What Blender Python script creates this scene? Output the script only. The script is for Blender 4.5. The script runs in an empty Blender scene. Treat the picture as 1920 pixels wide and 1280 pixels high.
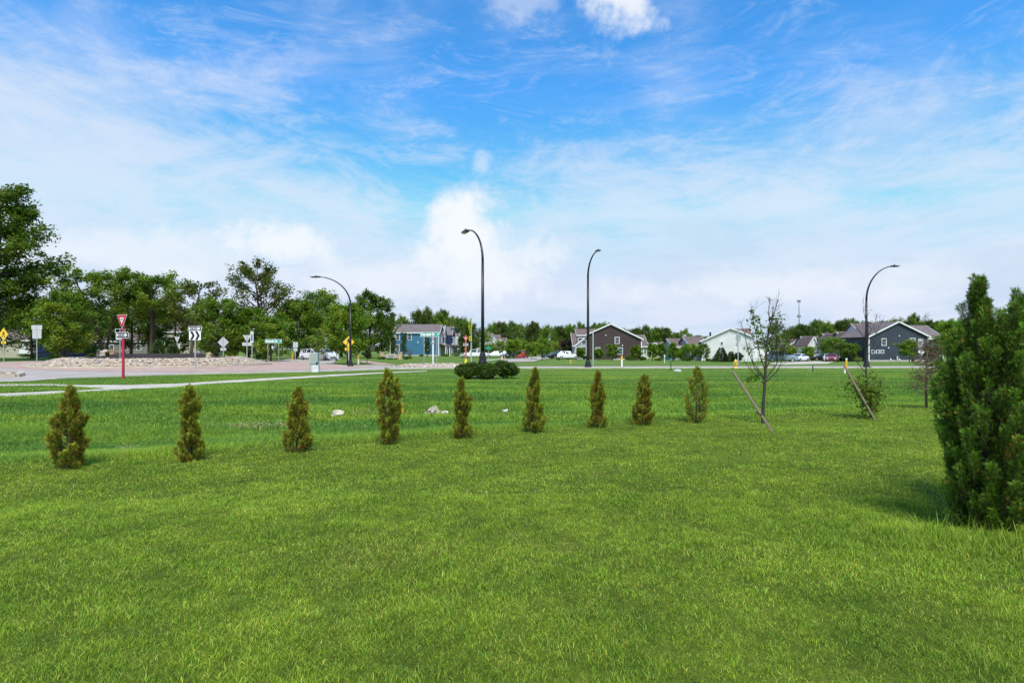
import bpy, math, random
import numpy as np
from mathutils import Vector, Matrix
C = bpy.context.scene.collection
sc = bpy.context.scene
R = math.radians
# ---------------------------------------------------------------- camera, light, exposure
EYE, HZ, F = 1.6, 655.0, 1067.0            # eye height, horizon row and focal length of the 1920 px photograph
cam = bpy.data.objects.new('camera', bpy.data.cameras.new('camera')); C.objects.link(cam)
cam.location = (0, 0, EYE); cam.rotation_euler = (R(90), 0, 0)
cam.data.sensor_width = 36; cam.data.lens = 36*F/1920
cam.data.shift_y = (HZ-640)/1920; cam.data.clip_end = 6000; cam.data.clip_start = .05
sc.camera = cam
sc.view_settings.view_transform = 'Standard'; sc.view_settings.look = 'None'
sc.view_settings.exposure = 0.9; sc.view_settings.gamma = 1
SUN_EL, SUN_AZ = R(56), R(172)             # azimuth clockwise from +Y: behind the camera
sun = bpy.data.objects.new('sun', bpy.data.lights.new('sun', 'SUN')); C.objects.link(sun)
sun.data.energy = 2.45; sun.data.angle = R(24); sun.data.color = (1, .95, .85)
sd = Vector((math.sin(SUN_AZ)*math.cos(SUN_EL), math.cos(SUN_AZ)*math.cos(SUN_EL), math.sin(SUN_EL)))
sun.rotation_euler = sd.to_track_quat('Z', 'Y').to_euler(); sun.location = (0, -20, 60)
sc.cycles.max_bounces = 6; sc.cycles.transparent_max_bounces = 4
sc.cycles.use_denoising = True

class NT:
    """short hand for building node trees"""
    def __init__(s, tree): s.t = tree; s.n = tree.nodes; s.l = tree.links
    def new(s, typ, **kw):
        n = s.n.new(typ)
        for k, v in kw.items(): setattr(n, k, v)
        return n
    def put(s, sock, v):
        if v is None: return
        if isinstance(v, bpy.types.NodeSocket): s.l.new(v, sock)
        else:
            if sock.type == 'RGBA' and hasattr(v, '__len__') and len(v) == 3: v = (*v, 1)
            sock.default_value = v
    def m(s, op, a, b=None, c=None, clamp=False):
        n = s.new('ShaderNodeMath', operation=op, use_clamp=clamp)
        for i, v in enumerate((a, b, c)): s.put(n.inputs[i], v)
        return n.outputs[0]
    def vm(s, op, a, b=None, out=0):
        n = s.new('ShaderNodeVectorMath', operation=op)
        s.put(n.inputs[0], a)
        if b is not None:
            if op == 'SCALE': s.put(n.inputs['Scale'], b)
            else: s.put(n.inputs[1], b)
        return n.outputs[out]
    def ss(s, x, a, b, ta=0., tb=1.):
        n = s.new('ShaderNodeMapRange', interpolation_type='SMOOTHSTEP')
        for i, v in enumerate((x, a, b, ta, tb)): s.put(n.inputs[i], v)
        return n.outputs[0]
    def mix(s, f, a, b, mode='MIX'):
        n = s.new('ShaderNodeMix', data_type='RGBA', blend_type=mode, clamp_factor=True)
        s.put(n.inputs[0], f); s.put(n.inputs[6], a); s.put(n.inputs[7], b)
        return n.outputs[2]
    def noise(s, vec, scale, detail=4, rough=.55, dist=0., out=0):
        n = s.new('ShaderNodeTexNoise')
        s.put(n.inputs['Vector'], vec); s.put(n.inputs['Scale'], scale); s.put(n.inputs['Detail'], detail)
        s.put(n.inputs['Roughness'], rough); s.put(n.inputs['Distortion'], dist)
        return n.outputs[out]
    def sep(s, v):
        n = s.new('ShaderNodeSeparateXYZ'); s.put(n.inputs[0], v); return n.outputs
    def comb(s, x=0., y=0., z=0.):
        n = s.new('ShaderNodeCombineXYZ')
        for i, v in enumerate((x, y, z)): s.put(n.inputs[i], v)
        return n.outputs[0]

# ---------------------------------------------------------------- sky
wd = bpy.data.worlds.new('World'); sc.world = wd; wd.use_nodes = True
w = NT(wd.node_tree); w.n.clear()
tc = w.new('ShaderNodeTexCoord'); d = tc.outputs['Generated']
dx, dy, dz = w.sep(d)
sky = w.new('ShaderNodeTexSky', sky_type='NISHITA', sun_disc=False, sun_elevation=SUN_EL, sun_rotation=SUN_AZ)
sky.air_density = 1.0; sky.dust_density = .3; sky.ozone_density = 3.0
az = w.m('ARCTAN2', dx, dy); el = w.m('ARCSINE', dz)
hs = w.new('ShaderNodeHueSaturation'); hs.inputs['Saturation'].default_value = 1.3; hs.inputs['Hue'].default_value = .497
w.put(hs.inputs['Color'], sky.outputs[0])
blue = w.mix(1., hs.outputs[0], (1.02, 1.31, 1.40), 'MULTIPLY')
blue = w.vm('MINIMUM', blue, (3.05, 3.85, 5.15))
zc = w.m('MAXIMUM', dz, .0)
den = w.m('ADD', zc, .12)
pl = w.comb(w.m('DIVIDE', dx, den), w.m('DIVIDE', dy, den), 0.)
def rot_scale(vec, ang, sx, sy, off=(0, 0, 0)):
    n = w.new('ShaderNodeMapping'); n.inputs['Rotation'].default_value = (0, 0, ang)
    n.inputs['Scale'].default_value = (sx, sy, 1); n.inputs['Location'].default_value = off
    w.put(n.inputs['Vector'], vec); return n.outputs[0]
ae = w.comb(az, w.m('MULTIPLY', el, 1.25), 0.)
c1 = w.noise(rot_scale(ae, R(14), 1.9, 5.2, (3.1, 1.7, 0)), 1., 10, .66, .9)
c2 = w.noise(rot_scale(ae, R(-32), 3.2, 7.5, (7.7, 2.2, 4)), 1., 10, .70, 1.1)
c3 = w.noise(rot_scale(ae, R(10), 1., 1., (1.3, 5.2, 2)), 2.1, 3, .5)
c4 = w.noise(rot_scale(ae, R(52), 6., 16., (2.7, 1.2, 1)), 1., 9, .72, .8)
lefty = w.ss(az, .1, -.6)                                      # more high cloud to the left
bias = w.m('ADD', w.m('MULTIPLY', lefty, .02), w.m('MULTIPLY', w.ss(el, .55, .10), .22))
m1 = w.ss(w.m('ADD', w.m('ADD', w.m('MULTIPLY', c1, .62), w.m('MULTIPLY', c3, .52)), bias), .56, .92)
m2 = w.m('MULTIPLY', w.ss(w.m('ADD', c2, bias), .55, .88), .70)
m3 = w.m('MULTIPLY', w.ss(w.m('ADD', c4, w.m('MULTIPLY', bias, .9)), .52, .80), .50)
veil = w.m('SUBTRACT', 1., w.m('MULTIPLY', w.m('SUBTRACT', 1., m1), w.m('MULTIPLY', w.m('SUBTRACT', 1., m2), w.m('SUBTRACT', 1., m3))))
lo = w.m('ADD', .24, w.m('MULTIPLY', lefty, .02))
hor = w.ss(w.m('ADD', el, w.m('MULTIPLY', w.m('SUBTRACT', c1, .5), .55)), lo, .03)
lace = w.m('ADD', .80, w.m('MULTIPLY', w.ss(w.m('ADD', w.m('MULTIPLY', c2, .6), w.m('MULTIPLY', c4, .4)), .40, .56), .20))
veil = w.m('MULTIPLY', w.m('MAXIMUM', w.m('MULTIPLY', veil, .84), w.m('MULTIPLY', hor, .99)), lace)
# cumulus heads at fixed places in the sky
wob = w.noise(w.vm('SCALE', d, 9.), 1., 7, .62)
wob2 = w.noise(w.vm('SCALE', d, 30.), 1., 5, .6)
cum = None
for (a0, e0, ra, re, pw) in ((-.075, .215, .075, .085, 1.), (-.055, .13, .13, .09, .8), (-.39, .168, .10, .042, .9), (-.26, .115, .2, .05, .5),
                             (.165, .555, .085, .075, .9), (.04, .56, .10, .04, .35), (-.055, .315, .028, .03, .45),
                             (.42, .1, .3, .035, .45), (-.55, .14, .22, .05, .5), (1.3, .2, .2, .1, .9), (-1.6, .25, .3, .12, .9), (2.6, .2, .4, .12, .9)):
    qa = w.m('DIVIDE', w.m('SUBTRACT', az, a0), ra); qe = w.m('DIVIDE', w.m('SUBTRACT', el, e0), re)
    r2 = w.m('SQRT', w.m('ADD', w.m('MULTIPLY', qa, qa), w.m('MULTIPLY', qe, qe)))
    v = w.m('ADD', w.m('SUBTRACT', 1., r2), w.m('MULTIPLY', w.m('SUBTRACT', wob, .5), 2.6))
    v = w.m('MULTIPLY', w.ss(w.m('ADD', v, w.m('MULTIPLY', w.m('SUBTRACT', wob2, .5), .7)), -.05, .75), pw)
    cum = v if cum is None else w.m('MAXIMUM', cum, v)
col = w.mix(veil, blue, (4.1, 4.45, 5.2))
shade = w.noise(w.vm('MULTIPLY', d, (5., 5., 16.)), 1., 5, .55)
col = w.mix(w.m('MULTIPLY', w.m('MULTIPLY', w.ss(shade, .42, .62), hor), .80), col, (3.05, 3.85, 4.8))
col = w.mix(cum, col, (4.95, 5.15, 5.4))
bg = w.new('ShaderNodeBackground'); w.put(bg.inputs[0], col); bg.inputs[1].default_value = .1
w.l.new(bg.outputs[0], w.new('ShaderNodeOutputWorld').inputs[0])

# ---------------------------------------------------------------- terrain and pixel helpers
def S(a, b, x): t = np.clip((x-a)/(b-a), 0, 1); return t*t*(3-2*t)
ROW0 = np.array((-5.9, 7.6)); ROWN = np.array((-.429, .903))
def beyond(x, y): return (x-ROW0[0])*ROWN[0] + (y-ROW0[1])*ROWN[1]
def T(x, y):
    x = np.asarray(x, float); y = np.asarray(y, float)
    t = beyond(x, y)
    z = -.24*S(.4, 3.2, t)*(1-S(6, 15, t))*(1-S(24, 28, y))
    near = (1-S(24, 28, y))
    z = z + near*(.018*np.sin(x*1.3+.7*y)+.014*np.sin(y*2.1-x*.6+1)+.02*np.sin(.5*x-.8*y))
    z = z - .75*S(57, 120, y)*(.12+.88*S(-25, 45, x))
    return z
_Y = np.concatenate([np.arange(1.5, 60, .02), np.arange(60, 400, .2)])
def G(px, py):
    """the point of the ground that the photograph shows at a pixel"""
    u = (px-960)/F; v = (HZ-py)/F
    h = EYE+v*_Y-T(u*_Y, _Y)
    k = np.argmax(h <= 0)
    if h[k] > 0: k = len(_Y)-1
    y = _Y[k]; return float(u*y), float(y), float(T(u*y, y))
def X(px, D): return (px-960)/F*D
def Z(py, D): return EYE+(HZ-py)/F*D
def at(px, D): x = X(px, D); return x, D, float(T(x, D))

# ---------------------------------------------------------------- object helpers
def tag(o, label=None, cat=None, group=None, kind=None):
    if label: o['label'] = label
    if cat: o['category'] = cat
    if group: o['group'] = group
    if kind: o['kind'] = kind
    return o
def thing(name, label, cat, loc, rz=0., group=None):
    o = bpy.data.objects.new(name, None); C.objects.link(o); o.location = loc; o.rotation_euler = (0, 0, rz)
    o.empty_display_size = .3
    return tag(o, label, cat, group)
def copy_tree(o, parent=None):
    c = o.copy(); C.objects.link(c); c.parent = parent
    for ch in [k for k in bpy.data.objects if k.parent == o]: copy_tree(ch, c)
    return c
def np_mesh(name, V, faces, mat, parent=None, col=None, smooth=False, loc=None):
    """faces: list of integer arrays (n,k), one array per polygon size"""
    me = bpy.data.meshes.new(name)
    V = np.asarray(V, np.float32)
    me.vertices.add(len(V)); me.vertices.foreach_set('co', V.ravel())
    tot = sum(f.size for f in faces); nf = sum(len(f) for f in faces)
    me.loops.add(tot); me.loops.foreach_set('vertex_index', np.concatenate([f.ravel() for f in faces]).astype(np.int32))
    me.polygons.add(nf)
    ls = []; s = 0
    for f in faces:
        ls.append(s+np.arange(len(f))*f.shape[1]); s += f.size
    me.polygons.foreach_set('loop_start', np.concatenate(ls).astype(np.int32))
    if col is not None:
        a = me.color_attributes.new('Col', 'FLOAT_COLOR', 'POINT')
        cc = np.ones((len(V), 4), np.float32); cc[:, :3] = col
        a.data.foreach_set('color', cc.ravel())
    me.update(calc_edges=True)
    if smooth: me.polygons.foreach_set('use_smooth', np.ones(nf, bool))
    me.materials.append(mat)
    o = bpy.data.objects.new(name, me); C.objects.link(o); o.parent = parent
    if loc is not None: o.location = loc
    return o
class MB:
    def __init__(s): s.v = []; s.f = []
    def add(s, vs, fs):
        k = len(s.v); s.v += [tuple(v) for v in vs]; s.f += [[i+k for i in f] for f in fs]; return s
    def box(s, x0, x1, y0, y1, z0, z1):
        return s.add([(x, y, z) for z in (z0, z1) for y in (y0, y1) for x in (x0, x1)],
                     [(0, 2, 3, 1), (4, 5, 7, 6), (0, 1, 5, 4), (2, 6, 7, 3), (0, 4, 6, 2), (1, 3, 7, 5)])
    def prism(s, poly, y0, y1, ax='y'):
        n = len(poly)
        A = sum(poly[i][0]*poly[(i+1) % n][1]-poly[(i+1) % n][0]*poly[i][1] for i in range(n))
        if A < 0: poly = poly[::-1]
        P = (lambda a, b, c: (a, c, b)) if ax == 'y' else (lambda a, b, c: (c, a, b)) if ax == 'x' else (lambda a, b, c: (a, b, c))
        vs = [P(a, b, y0) for a, b in poly]+[P(a, b, y1) for a, b in poly]
        fr, bk = list(range(n)), list(range(2*n-1, n-1, -1))
        sd_ = [(i, i+n, (i+1) % n+n, (i+1) % n) for i in range(n)]
        if ax != 'y': fr, bk = fr[::-1], bk[::-1]; sd_ = [f[::-1] for f in sd_]
        return s.add(vs, [fr, bk]+sd_)
    def tube(s, path, rad, n=8, cap=True):
        P = [Vector(p) for p in path]; k0 = len(s.v)
        if not hasattr(rad, '__len__'): rad = [rad]*len(P)
        up = None
        for i, p in enumerate(P):
            t = (P[min(i+1, len(P)-1)]-P[max(i-1, 0)]).normalized()
            if up is None: up = t.orthogonal().normalized()
            up = (up-t*up.dot(t)).normalized() if (up-t*up.dot(t)).length > 1e-4 else t.orthogonal().normalized()
            b = t.cross(up)
            for j in range(n):
                a = 2*math.pi*j/n; s.v.append(tuple(p+(up*math.cos(a)+b*math.sin(a))*rad[i]))
        for i in range(len(P)-1):
            for j in range(n):
                a = k0+i*n+j; b_ = k0+i*n+(j+1) % n
                s.f.append([a, b_, b_+n, a+n])
        if cap: s.f.append([k0+j for j in range(n)][::-1]); s.f.append([k0+(len(P)-1)*n+j for j in range(n)])
        return s
    def lathe(s, prof, n=14, c=(0, 0, 0)):
        return s.tube([(c[0], c[1], c[2]+z) for r, z in prof], [max(r, .001) for r, z in prof], n)
    def build(s, name, mat, parent=None, smooth=False, bevel=0):
        me = bpy.data.meshes.new(name); me.from_pydata(s.v, [], s.f); me.update()
        me.materials.append(mat)
        if smooth: me.polygons.foreach_set('use_smooth', [True]*len(me.polygons))
        o = bpy.data.objects.new(name, me); C.objects.link(o); o.parent = parent
        if bevel:
            b = o.modifiers.new('b', 'BEVEL'); b.width = bevel; b.segments = 2; b.limit_method = 'ANGLE'
        return o

# ---------------------------------------------------------------- materials
def mat(name, col, rough=.6, var=.15, scale=4., bump=0., metal=0., spec=.4, stretch=(1, 1, 1), obj=True):
    M = bpy.data.materials.new(name); M.use_nodes = True; n = NT(M.node_tree)
    b = n.n['Principled BSDF']; co = n.new('ShaderNodeTexCoord').outputs['Object'] if obj else n.new('ShaderNodeNewGeometry').outputs['Position']
    v = n.vm('MULTIPLY', co, stretch)
    ns = n.noise(v, scale, 5, .6)
    c = n.mix(n.ss(ns, .3, .7), tuple(k*(1-var) for k in col), tuple(min(1, k*(1+var)) for k in col))
    n.put(b.inputs['Base Color'], c); b.inputs['Roughness'].default_value = rough
    b.inputs['Metallic'].default_value = metal; b.inputs['Specular IOR Level'].default_value = spec
    if bump:
        bn = n.new('ShaderNodeBump'); bn.inputs['Strength'].default_value = .6; bn.inputs['Distance'].default_value = bump
        n.put(bn.inputs['Height'], n.noise(v, scale*6, 4, .6)); n.l.new(bn.outputs[0], b.inputs['Normal'])
    return M
def leafmat(name, trans=.28, gain=1., rough=.55):
    """reads the leaf's own colour from its attribute"""
    M = bpy.data.materials.new(name); M.use_nodes = True; n = NT(M.node_tree); n.n.clear()
    a = n.new('ShaderNodeAttribute', attribute_name='Col').outputs['Color']
    if gain != 1.: a = n.vm('SCALE', a, gain)
    df = n.new('ShaderNodeBsdfPrincipled'); n.put(df.inputs['Base Color'], a); df.inputs['Roughness'].default_value = rough
    df.inputs['Specular IOR Level'].default_value = .25
    tr = n.new('ShaderNodeBsdfTranslucent'); n.put(tr.inputs[0], n.mix(1., a, (1.15, 1.25, .6), 'MULTIPLY'))
    mx = n.new('ShaderNodeMixShader'); mx.inputs[0].default_value = trans
    n.l.new(df.outputs[0], mx.inputs[1]); n.l.new(tr.outputs[0], mx.inputs[2])
    n.l.new(mx.outputs[0], n.new('ShaderNodeOutputMaterial').inputs[0])
    return M
def siding(name, col, pitch=.18, roof=False):
    M = bpy.data.materials.new(name); M.use_nodes = True; n = NT(M.node_tree); b = n.n['Principled BSDF']
    co = n.new('ShaderNodeTexCoord').outputs['Object']; x, y, z = n.sep(co)
    fr = n.m('FRACT', n.m('DIVIDE', z, pitch)); line = n.ss(fr, .0, .16, .0, 1.)
    ns = n.noise(co, .5 if not roof else .9, 6, .6)
    c = n.mix(n.ss(ns, .3, .7), tuple(k*.9 for k in col), tuple(min(1, k*1.1) for k in col))
    if roof:
        sp = n.noise(n.vm('MULTIPLY', co, (3., 3., 9.)), 1., 3, .8)
        c = n.mix(n.ss(sp, .35, .65), n.mix(1., c, (.7, .68, .68), 'MULTIPLY'), n.mix(1., c, (1.3, 1.28, 1.25), 'MULTIPLY'))
    n.put(b.inputs['Base Color'], c)
    b.inputs['Roughness'].default_value = .8 if roof else .55; b.inputs['Specular IOR Level'].default_value = .2
    bn = n.new('ShaderNodeBump'); bn.inputs['Strength'].default_value = .7; bn.inputs['Distance'].default_value = .02
    n.put(bn.inputs['Height'], line); n.l.new(bn.outputs[0], b.inputs['Normal'])
    return M
def grass_nodes(n, blade):
    """colour of the turf by place, shared by the ground sheet and the blades"""
    pos = n.new('ShaderNodeNewGeometry').outputs['Position']; x, y, z = n.sep(pos)
    flat = n.comb(x, y, 0.)
    wb = n.noise(flat, .35, 4, .6)
    t = n.m('ADD', n.m('ADD', n.m('MULTIPLY', n.m('SUBTRACT', x, float(ROW0[0])), float(ROWN[0])), n.m('MULTIPLY', n.m('SUBTRACT', y, float(ROW0[1])), float(ROWN[1]))), n.m('MULTIPLY', n.m('SUBTRACT', wb, .5), 1.6))
    a = n.mix(n.ss(n.noise(flat, 1.1, 6, .65), .36, .66), (.140, .212, .021), (.204, .286, .028))
    a = n.mix(n.m('MULTIPLY', n.ss(n.noise(n.vm('ADD', flat, (31., 7., 0.)), .55, 5, .6), .56, .74), .28), a, (.23, .235, .05))
    a = n.mix(n.m('MULTIPLY', n.ss(n.noise(n.vm('ADD', flat, (9., 77., 0.)), 3.6, 4, .6), .52, .7), .35), a, (.055, .140, .012))
    st = n.noise(n.vm('MULTIPLY', flat, (.10, .42, 1.)), 1., 5, .62)
    b = n.mix(n.ss(st, .38, .62), (.072, .155, .022), (.150, .235, .024))
    b = n.mix(n.m('MULTIPLY', n.ss(n.noise(n.vm('ADD', n.vm('MULTIPLY', flat, (.12, .5, 1.)), (3., 40., 0.)), 1., 4, .6), .56, .70), .75), b, (.24, .30, .02))
    b = n.mix(n.m('MULTIPLY', n.ss(n.noise(n.vm('ADD', flat, (3., 4., 0.)), 1.6, 4, .6), .5, .7), .3), b, (.06, .15, .035))
    c = n.mix(n.ss(t, -.3, 2.6), a, b)
    far = n.mix(n.ss(n.noise(n.vm('MULTIPLY', flat, (.05, .2, 1.)), 1., 6, .6), .4, .6), (.105, .18, .030), (.150, .220, .045))
    c = n.mix(n.ss(y, 30., 50.), c, far)
    return c, pos
def turf(name, blade=False):
    M = bpy.data.materials.new(name); M.use_nodes = True; n = NT(M.node_tree)
    c, pos = grass_nodes(n, blade)
    if blade:
        n.n.remove(n.n['Principled BSDF'])
        a = n.new('ShaderNodeAttribute', attribute_name='Col').outputs['Color']
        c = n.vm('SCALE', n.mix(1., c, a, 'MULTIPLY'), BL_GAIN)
        df = n.new('ShaderNodeBsdfPrincipled'); n.put(df.inputs['Base Color'], c); df.inputs['Roughness'].default_value = .45
        df.inputs['Specular IOR Level'].default_value = .3
        tr = n.new('ShaderNodeBsdfTranslucent'); n.put(tr.inputs[0], n.mix(1., c, (1.2, 1.2, .6), 'MULTIPLY'))
        mx = n.new('ShaderNodeMixShader'); mx.inputs[0].default_value = .35
        n.l.new(df.outputs[0], mx.inputs[1]); n.l.new(tr.outputs[0], mx.inputs[2])
        n.l.new(mx.outputs[0], n.n['Material Output'].inputs[0])
    else:
        b = n.n['Principled BSDF']
        fine = n.noise(n.vm('MULTIPLY', pos, (1., .6, 1.)), 14., 5, .75)
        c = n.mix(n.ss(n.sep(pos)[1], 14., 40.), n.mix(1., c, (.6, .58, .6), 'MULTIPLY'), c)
        c = n.mix(n.ss(fine, .3, .7), n.mix(1., c, (.62, .66, .6), 'MULTIPLY'), n.mix(1., c, (1.3, 1.25, 1.3), 'MULTIPLY'))
        n.put(b.inputs['Base Color'], c); b.inputs['Roughness'].default_value = .9; b.inputs['Specular IOR Level'].default_value = .1
        bn = n.new('ShaderNodeBump'); bn.inputs['Strength'].default_value = 1.; bn.inputs['Distance'].default_value = .06
        n.put(bn.inputs['Height'], fine); n.l.new(bn.outputs[0], b.inputs['Normal'])
    return M
BL_GAIN = 1.64

# ---------------------------------------------------------------- ground sheet
def axis(lim_lo, lim_hi, fine, n):
    a = np.sinh(np.linspace(-1, 1, n)*5.2)/math.sinh(5.2)
    return a*lim_hi
gx = axis(0, 1800, 0, 361)
gy = np.concatenate([np.linspace(-30, 0, 16)[:-1], np.arange(0, 30, .3), 30+np.geomspace(.5, 2500, 130)])
XX, YY = np.meshgrid(gx, gy)
VV = np.stack([XX, YY, T(XX, YY)], -1).reshape(-1, 3)
nx, ny = len(gx), len(gy)
ii = (np.arange(ny-1)[:, None]*nx+np.arange(nx-1)[None]).ravel()
ground = np_mesh('ground', VV, [np.stack([ii, ii+1, ii+nx+1, ii+nx], 1)], turf('turf_ground'), smooth=True)
tag(ground, 'green lawn ground reaching to the horizon', kind='structure')

def sheet(name, px_poly, m, off, px=True, grid=2.5, maxY=400):
    """a flat surface laid on the terrain, off metres above it"""
    import bmesh
    P = [G(a, b)[:2] for a, b in px_poly] if px else px_poly
    bm = bmesh.new(); f = bm.faces.new([bm.verts.new((x, y, 0)) for x, y in P]); f.normal_update()
    bmesh.ops.triangulate(bm, faces=[f])
    xs = [p[0] for p in P]; ys = [p[1] for p in P]
    for lo_, hi_, nrm in ((min(xs), max(xs), (1, 0, 0)), (min(ys), max(ys), (0, 1, 0))):
        g = max(grid, (hi_-lo_)/60); k = lo_+g
        while k < hi_:
            bmesh.ops.bisect_plane(bm, geom=bm.verts[:]+bm.edges[:]+bm.faces[:], plane_co=(k*nrm[0], k*nrm[1], 0), plane_no=nrm); k += g
    for v in bm.verts: v.co.z = float(T(v.co.x, v.co.y))+off+max(0, v.co.y-57)*.0008
    for f in bm.faces:
        f.normal_update()
        if f.normal.z < 0: f.normal_flip()
    me = bpy.data.meshes.new(name); bm.to_mesh(me); bm.free(); me.materials.append(m)
    o = bpy.data.objects.new(name, me); C.objects.link(o); tag(o, kind='structure')
    return o, P
def inside(P, x, y):
    P = np.asarray(P); r = np.zeros(len(x), bool); n = len(P)
    for i in range(n):
        x0, y0 = P[i]; x1, y1 = P[(i+1) % n]
        if y0 == y1: continue
        c = ((y0 > y) != (y1 > y)) & (x < (x1-x0)*(y-y0)/(y1-y0)+x0)
        r ^= c
    return r
concrete = mat('pale_concrete', (.50, .45, .37), .85, .2, 1.3, .004, obj=False)
asphalt = mat('light_worn_road', (.40, .345, .305), .85, .18, .5, .004, obj=False)
pinkpave = mat('pink_brick_paving', (.45, .305, .25), .85, .18, 1.1, .006, obj=False)
kerbm = mat('kerb_concrete', (.50, .42, .33), .85, .18, 2., .004, obj=False)
ROADN = [(-300, 735), (0, 716), (50, 715), (100, 711), (150, 708.5), (230, 706), (320, 703), (400, 701), (500, 699), (600, 697), (680, 694.5), (735, 692.5), (850, 690.8), (970, 690.6), (1300, 690.3), (1690, 690), (2150, 690)]
ROADF = [(2150, 687), (1690, 686.5), (1300, 686.8), (970, 687), (860, 687), (780, 686.5), (720, 685), (690, 684.5), (650, 685), (622, 682.5), (630, 677), (642, 673.5), (600, 671.5), (545, 672.5), (520, 677), (470, 674), (300, 673), (40, 677.5), (0, 679), (-300, 681)]
road, roadP = sheet('road', ROADN+ROADF, asphalt, .02)
apron, apronP = sheet('apron', [(-300, 688), (0, 690), (130, 696), (300, 698), (450, 697), (560, 694), (640, 690.5), (700, 688.5), (690, 686.5), (640, 686), (618, 684.5), (575, 681), (540, 679), (520, 678.2), (470, 675.5), (300, 674.5), (40, 679), (0, 680.5), (-300, 683)], pinkpave, .032)
path, pathP = sheet('path', [(-200, 756), (0, 746), (100, 740), (200, 734), (330, 726), (460, 716), (560, 709.5), (640, 704.8), (700, 701), (760, 698), (800, 696.4), (800, 695.2), (740, 697), (640, 701.6), (560, 706), (460, 711.5), (330, 719.5), (250, 721.5), (195, 722), (100, 720.5), (0, 721), (-200, 723), (-200, 728), (0, 725), (100, 724), (160, 726), (197, 729), (150, 732), (100, 733.5), (0, 738), (-200, 747)], concrete, .015, grid=1.5)
path2, path2P = sheet('footpath', [(672, 677), (690, 677), (714, 680), (745, 684.5), (705, 684), (684, 681)], pinkpave, .02)
street, streetP = sheet('street', [(935, 679), (988, 678.3), (1003, 673.5), (1050, 669), (1085, 667), (1060, 666), (1010, 668.5), (975, 671.5), (948, 674)], asphalt, .02)
swalk, swalkP = sheet('sidewalk', [(988, 678.3), (1000, 678), (1015, 674), (1035, 671.5), (1030, 671), (1008, 673.5)], concrete, .03)
swalk2, _ = sheet('sidewalk', [(905, 675.5), (935, 673.5), (950, 673), (948, 674), (935, 674.8), (912, 677)], concrete, .03)
drive, driveP = sheet('driveway', [(1455, 684), (1500, 683), (1552, 682), (1566, 678.5), (1530, 677.3), (1490, 678.5), (1440, 681)], concrete, .02)
def ribbon(name, pts, wdt, h, m, z0=0.):
    mb = MB()
    for (x0, y0), (x1, y1) in zip(pts[:-1], pts[1:]):
        dxx, dyy = x1-x0, y1-y0; L = math.hypot(dxx, dyy) or 1; nx_, ny_ = -dyy/L*wdt/2, dxx/L*wdt/2
        za, zb = float(T(x0, y0))+z0, float(T(x1, y1))+z0
        mb.add([(x0-nx_, y0-ny_, za-.1), (x0+nx_, y0+ny_, za-.1), (x0+nx_, y0+ny_, za+h), (x0-nx_, y0-ny_, za+h),
                (x1-nx_, y1-ny_, zb-.1), (x1+nx_, y1+ny_, zb-.1), (x1+nx_, y1+ny_, zb+h), (x1-nx_, y1-ny_, zb+h)],
               [(0, 1, 2, 3), (7, 6, 5, 4), (0, 4, 5, 1), (1, 5, 6, 2), (2, 6, 7, 3), (3, 7, 4, 0)])
    return tag(mb.build(name, m), kind='structure')
edge = [G(a, b)[:2] for a, b in ROADN[3:]]
ribbon('kerb', edge, .3, .07, concrete)
# ---------------------------------------------------------------- roundabout island
IC = np.array((-35.9, 57.8)); IR = 10.6
def island_h(r):
    r = np.asarray(r, float)
    return .18+.55*S(IR-.4, IR-3.2, r)+.42*S(IR-3.4, IR-7.5, r)
ang = np.linspace(0, 2*math.pi, 97)[:-1]
mb = MB(); n_ = 96
for r_, z_ in ((IR, -.05), (IR, .16), (IR-.04, .19), (IR-.42, .19), (IR-.45, .10)):
    mb.v += [(IC[0]+r_*math.cos(a), IC[1]+r_*math.sin(a), z_) for a in ang]
for k in range(4): mb.f += [[k*n_+i, k*n_+(i+1) % n_, (k+1)*n_+(i+1) % n_, (k+1)*n_+i] for i in range(n_)]
tag(mb.build('kerb', kerbm, smooth=False), kind='structure')
mulchm = mat('dark_mulch', (.035, .022, .016), .95, .4, 6., .03, obj=False)
mb = MB(); rr = np.linspace(0, IR-.43, 15)[1:]
mb.v = [(IC[0], IC[1], float(island_h(0)))]+[(IC[0]+r_*math.cos(a), IC[1]+r_*math.sin(a), float(island_h(r_))+.03*math.sin(5*a+r_)*min(1, (IR-.43-r_))) for r_ in rr for a in ang]
mb.f = [[0, 1+i, 1+(i+1) % n_] for i in range(n_)]+[[1+k*n_+i, 1+(k+1)*n_+i, 1+(k+1)*n_+(i+1) % n_, 1+k*n_+(i+1) % n_] for k in range(13) for i in range(n_)]
tag(mb.build('mulch_bed', mulchm, smooth=True), 'dark mulch mound in the middle of the roundabout', kind='structure')
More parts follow.
